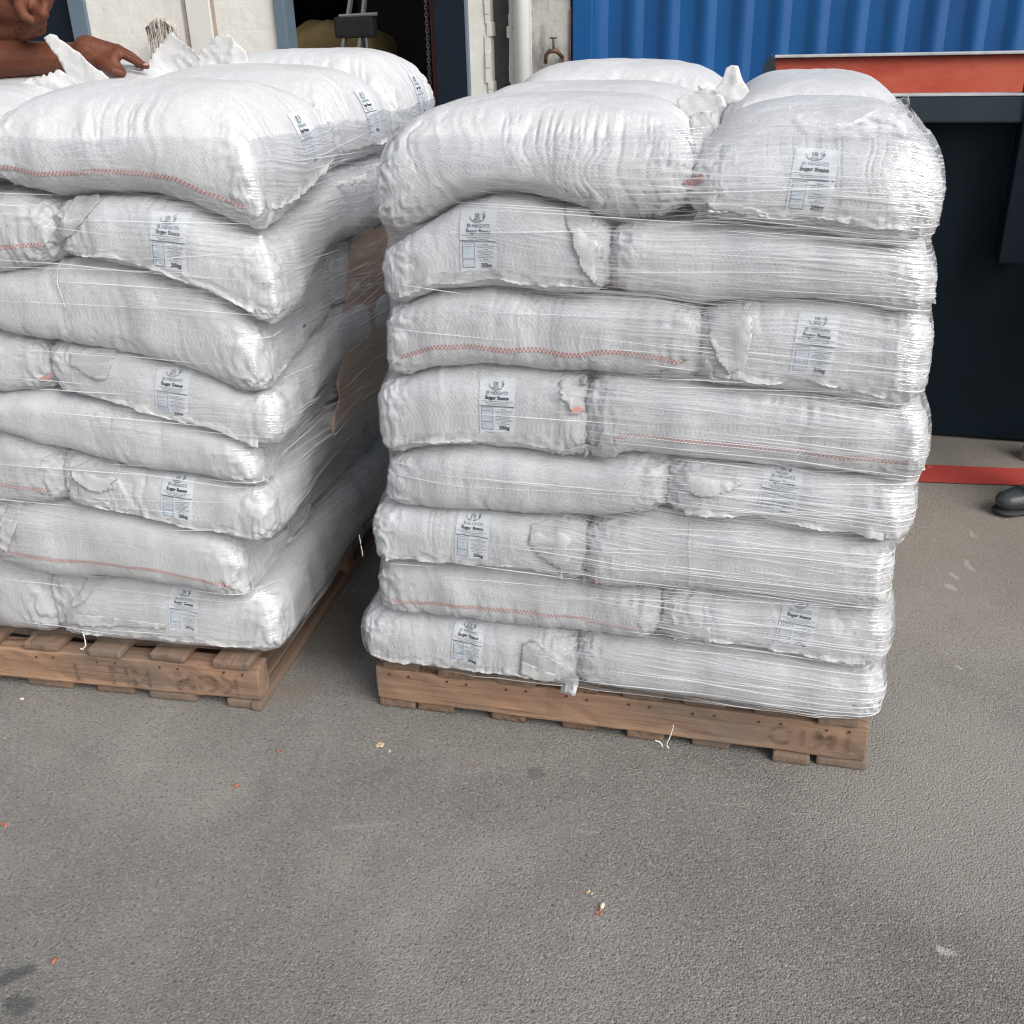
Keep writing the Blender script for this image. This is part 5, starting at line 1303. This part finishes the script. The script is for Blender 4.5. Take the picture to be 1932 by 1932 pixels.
# ================================================================== PEOPLE
def limb_mesh(name, segs, voxel, mat, parent=None, smooth_it=6, extra=None):
    """union of tapered limbs -> one continuous skin. segs: (p, q, rp, rq)"""
    bm = bmesh.new()
    def shell(pr):
        t = bmesh.new()
        for p, r in pr:
            s = bmesh.new(); bmesh.ops.create_icosphere(s, subdivisions=2, radius=1)
            r3 = r if isinstance(r, (tuple, list)) else (r, r, r)
            for v in s.verts: v.co = Vector((v.co.x*r3[0], v.co.y*r3[1], v.co.z*r3[2]))+Vector(p)
            m = bpy.data.meshes.new('t'); s.to_mesh(m); s.free(); t.from_mesh(m); bpy.data.meshes.remove(m)
        r = bmesh.ops.convex_hull(t, input=t.verts)
        bmesh.ops.delete(t, geom=list({g for g in r['geom_interior']+r['geom_unused'] if isinstance(g, bmesh.types.BMVert)}), context='VERTS')
        m = bpy.data.meshes.new('t'); t.to_mesh(m); t.free(); bm.from_mesh(m); bpy.data.meshes.remove(m)
    for s in segs: shell([(s[0], s[2]), (s[1], s[3])] if len(s) == 4 else s)
    me = bpy.data.meshes.new(name); bm.to_mesh(me); bm.free()
    o = link(name, me, mat, parent)
    r = o.modifiers.new('r', 'REMESH'); r.mode = 'VOXEL'; r.voxel_size = voxel
    s = o.modifiers.new('s', 'SMOOTH'); s.factor = .5; s.iterations = smooth_it
    bpy.context.view_layer.update()
    me2 = bpy.data.meshes.new_from_object(o.evaluated_get(bpy.context.evaluated_depsgraph_get())); o.modifiers.clear(); o.data = me2
    me2.polygons.foreach_set('use_smooth', [True]*len(me2.polygons)); bpy.data.meshes.remove(me)
    return o
V3 = lambda *a: Vector(a)
def head(segs, c, f, s=1.0):
    """head at c facing f"""
    f = Vector(f).normalized(); up = Vector((0, 0, 1)); r = f.cross(up).normalized(); up = r.cross(f).normalized()
    P = lambda a, b, d: c+f*a*s+r*b*s+up*d*s
    segs.append([(P(-.02, 0, .03), .092*s), (P(.01, 0, .02), .083*s)])
    segs.append([(P(.02, 0, .0), .072*s), (P(.052, 0, -.085), .036*s)])
    segs.append([(P(.085, 0, .01), .012*s), (P(.112, 0, -.028), .014*s)])
    segs.append([(P(.098, -.014, -.032), .009*s), (P(.098, .014, -.032), .009*s)])
    segs.append([(P(.088, -.02, -.060), .008*s), (P(.088, .02, -.060), .008*s)])
    segs.append([(P(.084, -.017, -.072), .009*s), (P(.084, .017, -.072), .009*s)])
    segs.append([(P(.082, -.035, .034), .010*s), (P(.082, .035, .034), .010*s)])
    for q in (-1, 1): segs.append([(P(-.008, q*.083, .02), .016*s), (P(-.012, q*.086, -.03), .011*s)])
    return P
def hand(segs, wr, kn, fingers, thumb, rpalm=.013, across=None):
    """palm slab from wrist to knuckles; each finger a bent chain rooted in the palm"""
    wr = Vector(wr); kn = [Vector(k) for k in kn]
    for k in kn: segs.append((wr+(k-wr)*.05, k, .019, rpalm))
    for i in range(3): segs.append((kn[i], kn[i+1], rpalm, rpalm))
    for k, ch in zip(kn, fingers):
        pts = [k]+[Vector(p) for p in ch]; rs = [.0115, .0100, .0092, .0080]
        for i in range(len(pts)-1): segs.append((pts[i], pts[i+1], rs[i], rs[i+1]))
    pts = [Vector(p) for p in thumb]; rs = [.017, .0135, .0115, .0095]
    for i in range(len(pts)-1): segs.append((pts[i], pts[i+1], rs[i], rs[i+1]))

def person_left():
    R = empty('person', (-1.98, 2.95, 0)); B = Vector(R.location)
    tag(R, 'person in a dark top leaning a bare forearm and hand on the left stack', 'person')
    A = lambda u, v, Y: Vector(at(u, v, Y))-B
    Yf = 2.62
    segs = []
    # near forearm and hand lying along the top of the sacks
    wrist = A(185, 107, Yf); elbow = A(-175, 118, Yf+.02); sh = Vector((.14, -.20, 1.40))
    fm = elbow.lerp(wrist, .35)
    segs += [(sh, elbow, .056, .047), (elbow, fm, .047, .046), (fm, wrist, .046, .030)]
    kn = [A(222, 98, Yf+.045), A(222, 93, Yf+.018), A(222, 99, Yf-.008), A(214, 112, Yf-.03)]
    idx = [A(238, 106, Yf-.012), A(262, 119, Yf-.016), A(277, 125, Yf-.018)]
    fingers = [[A(245, 106, Yf+.05), A(258, 118, Yf+.055), A(262, 126, Yf+.055)], [A(246, 104, Yf+.02), A(262, 116, Yf+.022), A(268, 126, Yf+.022)], idx,
               [A(222, 124, Yf-.035), A(228, 132, Yf-.037), A(233, 137, Yf-.038)]]
    kn[2] = A(224, 97, Yf-.008)
    hand(segs, wrist, kn, fingers, [A(190, 116, Yf-.02), A(203, 126, Yf-.045), A(215, 134, Yf-.055), A(230, 138, Yf-.05)])
    # back of hand swell
    segs.append((wrist+Vector((0, 0, .004)), A(170, 92, Yf), .030, .030)); segs.append((A(165, 95, Yf), A(215, 100, Yf), .034, .022))
    # other hand hanging in a loose fist from a raised forearm
    Yg = 2.56
    w2 = A(22, -35, Yg+.05); e2 = A(-150, 40, Yg+.12); s2 = Vector((.16, .20, 1.40))
    segs += [(s2, e2, .054, .046), (e2, w2, .045, .030)]
    kn2 = [A(88, -6, Yg-.02), A(84, 6, Yg), A(76, 18, Yg+.02), A(66, 28, Yg+.04)]
    fi2 = [[A(82, 26, Yg-.035), A(60, 44, Yg-.03), A(48, 36, Yg-.01)], [A(78, 44, Yg-.01), A(55, 58, Yg-.01), A(40, 48, Yg+.01)],
           [A(70, 58, Yg+.01), A(46, 66, Yg+.015), A(34, 56, Yg+.03)], [A(62, 64, Yg+.035), A(42, 70, Yg+.04), A(30, 62, Yg+.045)]]
    hand(segs, w2, kn2, fi2, [A(45, -6, Yg-.02), A(38, 14, Yg-.05), A(46, 30, Yg-.06), A(60, 38, Yg-.055)], .017)
    segs.append((A(-30, 0, Yg+.08), A(40, 16, Yg+.05), .05, .042)); segs.append((A(-60, 62, Yg+.12), A(30, 56, Yg+.06), .040, .026)); segs.append((w2, A(60, 5, Yg+.0), .034, .034)); segs.append((A(62, 20, Yg+.01), A(70, 52, Yg+.02), .028, .020))
    for k in (0, 1, 2): segs.append((A(60, 10+6*k, Yg+.015*k), fi2[k][0], .024, .013))
    # trunk, neck, head, legs
    pel = Vector((-.22, .0, .94)); ch = Vector((-.02, 0, 1.30)); nk = Vector((.07, 0, 1.47)); hd = Vector((.15, 0, 1.60))
    segs += [[(pel, (.12, .16, .12)), (ch, (.12, .18, .14))], [(ch, (.11, .17, .13)), (Vector((.05, 0, 1.40)), (.08, .13, .07))], (Vector((.05, 0, 1.40)), hd, .058, .052), (sh, Vector((.05, -.05, 1.40)), .062, .07), (s2, Vector((.05, .05, 1.40)), .062, .07)]
    P = head(segs, hd+Vector((.03, 0, .02)), (1, -.1, -.25))
    hips = [(-1, Vector((-.22, -.10, .92)), Vector((-.16, -.13, .50)), Vector((-.26, -.14, .09))), (1, Vector((-.22, .10, .92)), Vector((-.20, .12, .50)), Vector((-.36, .13, .09)))]
    for s, a, k, f in hips: segs += [(a, k, .088, .056), (k, k.lerp(f, .3), .054, .056), (k.lerp(f, .3), f, .056, .038), (f, f+Vector((.15, 0, -.05)), .036, .026)]
    body = limb_mesh('body', segs, .0035, M['skin'], R, 5)
    # nail on the pointing finger
    tip = idx[2]; nb = bmesh.new(); bmesh.ops.create_icosphere(nb, subdivisions=2, radius=1)
    for v in nb.verts: v.co = Vector((v.co.x*.0068, v.co.y*.0048, v.co.z*.0020))
    ni = MB(); ni.add(nb, Matrix.Translation(tip+Vector((.000, -.0055, .0045))) @ Matrix.Rotation(.6, 4, 'X')); ni.build('fingernail', M['nail'], body, True)
    for q in (-1, 1):
        MB().tube([P(.078, q*.032, .018), P(.0885, q*.032, .018)], [.012, .008], 10).build('eye', M['eyew'], body, True)
        MB().tube([P(.086, q*.032, .018), P(.0905, q*.032, .018)], [.006, .005], 10).build('iris', M['eyeb'], body, True)
    hs_ = []; hs_.append([(P(-.03, 0, .045), .096), (P(.005, 0, .055), .085)]); limb_mesh('hair', hs_, .006, M['hair'], R, 2)
    sh_ = [[(pel+Vector((0, 0, .0)), (.14, .18, .13)), (ch, (.14, .20, .15))], [(ch, (.13, .19, .14)), (Vector((.05, 0, 1.40)), (.10, .15, .08))],
           (sh, sh.lerp(elbow, .45), .074, .066), (s2, s2.lerp(e2, .45), .074, .066), (sh, Vector((.04, 0, 1.38)), .076, .09), (s2, Vector((.04, 0, 1.38)), .076, .09)]
    limb_mesh('shirt', sh_, .008, M['shirt'], R, 4)
    tr = [[(pel+Vector((0, 0, .02)), (.135, .175, .10)), (pel+Vector((0, 0, -.06)), (.13, .17, .10))]]
    for s, a, k, f in hips: tr += [(a, k, .105, .075), (k, f+Vector((0, 0, .03)), .074, .06)]
    limb_mesh('trousers', tr, .008, M['trousers'], R, 4)
    for s, a, k, f in hips: shoe(R, f, Vector((1, 0, 0)))
    return R
def shoe(R, f, d, mat=None):
    d = d.normalized(); l = Vector((-d.y, d.x, 0)); g = Vector((f.x, f.y, 0))
    seg = [[(g-d*.055+Vector((0, 0, .045)), (.034, .034, .040)), (g+d*.03+Vector((0, 0, .065)), (.036, .036, .050))],
           [(g+d*.03+Vector((0, 0, .055)), (.038, .038, .042)), (g+d*.125+Vector((0, 0, .046)), (.043, .043, .034))],
           [(g+d*.125+Vector((0, 0, .046)), (.043, .043, .034)), (g+d*.165+Vector((0, 0, .042)), (.036, .036, .030))],
           [(g-d*.03+Vector((0, 0, .07)), .04), (g-d*.02+Vector((0, 0, .115)), .043)]]
    o = limb_mesh('shoe', seg, .0045, mat or M['leather'], R, 5)
    s = [[(g-d*.058+Vector((0, 0, .012)), (.037, .037, .012)), (g+d*.06+Vector((0, 0, .012)), (.040, .040, .012))], [(g+d*.06+Vector((0, 0, .012)), (.040, .040, .012)), (g+d*.165+Vector((0, 0, .012)), (.041, .041, .012))]]
    limb_mesh('sole', s, .004, M['rubber'], o, 2)
    # toe-cap seams
    for r_ in (.118, .126):
        P = []
        for a in np.linspace(-1.25, 1.25, 15):
            P.append(g+d*(r_+.012*math.cos(a))+l*.0445*math.sin(a)*1.0+Vector((0, 0, .046+.0345*math.cos(a))))
        MB().tube(P, .0011, 5).build('seam', M['rubber'], o, True)
    return o
person_left()
def person_right():
    g = gnd(1905, 968); toe = Vector(g)
    d = Vector((-.95, -.18, 0)).normalized()            # toes point to the left of the photo
    f1 = toe-d*.150; f1.z = 0
    R = empty('person', tuple(f1+Vector((.12, .10, 0)))); B = Vector(R.location)
    tag(R, 'person in black shoes and dark trousers standing at the right edge', 'person')
    a1 = f1-B+Vector((0, 0, .09)); a2 = a1+Vector((.34, .20, 0))
    segs = []; pel = Vector((.24, .12, .93)); ch = Vector((.22, .12, 1.30)); hd = Vector((.20, .12, 1.62))
    segs += [[(pel, (.12, .16, .12)), (ch, (.11, .18, .14))], [(ch, (.11, .17, .13)), (Vector((.22, .12, 1.42)), (.08, .13, .06))], (Vector((.22, .12, 1.42)), hd, .056, .05)]
    P = head(segs, hd+Vector((-.01, 0, .02)), (-1, -.2, 0))
    hips = [(Vector((.22, .02, .92)), a1+Vector((.06, .02, .41)), a1), (Vector((.26, .22, .92)), a2+Vector((-.03, 0, .41)), a2)]
    for a, k, f in hips: segs += [(a, k, .088, .056), (k, k.lerp(f, .3), .054, .056), (k.lerp(f, .3), f, .056, .038), (f, f+d*.12+Vector((0, 0, -.05)), .036, .026)]
    arms = []
    for q in (-1, 1):
        s = Vector((.22, .12+q*.20, 1.40)); e = s+Vector((.05, q*.05, -.29)); w_ = e+Vector((-.05, 0, -.25)); arms.append((s, e, w_))
        segs += [(s, Vector((.22, .12+q*.05, 1.40)), .06, .07), (s, e, .054, .043), (e, w_, .043, .028)]
        kn = [w_+Vector((-.035+.022*i, .0, -.085)) for i in range(4)]
        fg = [[k+Vector((-.004, -q*.010, -.036)), k+Vector((-.002, -q*.022, -.058)), k+Vector((0, -q*.030, -.074+.004*i))] for i, k in enumerate(kn)]
        hand(segs, w_, kn, fg, [w_+Vector((-.028, 0, -.02)), w_+Vector((-.045, -q*.01, -.05)), w_+Vector((-.05, -q*.02, -.075)), w_+Vector((-.045, -q*.03, -.095))])
    body = limb_mesh('body', segs, .006, M['skin'], R, 4)
    for q in (-1, 1):
        MB().tube([P(.078, q*.032, .018), P(.0885, q*.032, .018)], [.012, .008], 10).build('eye', M['eyew'], body, True)
        MB().tube([P(.086, q*.032, .018), P(.0905, q*.032, .018)], [.006, .005], 10).build('iris', M['eyeb'], body, True)
    limb_mesh('hair', [[(P(-.03, 0, .045), .096), (P(.005, 0, .055), .085)]], .006, M['hair'], R, 2)
    s_ = [[(pel, (.14, .18, .13)), (ch, (.14, .20, .15))], [(ch, (.13, .19, .14)), (Vector((.22, .12, 1.42)), (.10, .15, .07))]]
    for s, e, w_ in arms: s_ += [(s, Vector((.22, .12, 1.39)), .075, .09), (s, e, .070, .058), (e, e.lerp(w_, .85), .057, .043)]
    limb_mesh('shirt', s_, .008, M['shirt'], R, 4)
    tr = [[(pel+Vector((0, 0, .02)), (.135, .175, .10)), (pel+Vector((0, 0, -.06)), (.13, .17, .10))]]
    for a, k, f in hips: tr += [(a, k, .105, .075), (k, f+Vector((.02, 0, .045)), .074, .058)]
    limb_mesh('trousers', tr, .008, M['trousers'], R, 4)
    shoe(R, f1-B, d); shoe(R, a2-Vector((0, 0, .09)), d)
    return R
person_right()
g = gnd(1962, 866); ts = lump('small_sack', 0, 0, .055, .05, .095, M['tansack'], 9, Frame((g[0], g[1]), -16), 2.4, .006)
tag(ts, 'small tan canvas bundle on the ground by the skip at the right edge', 'bundle')
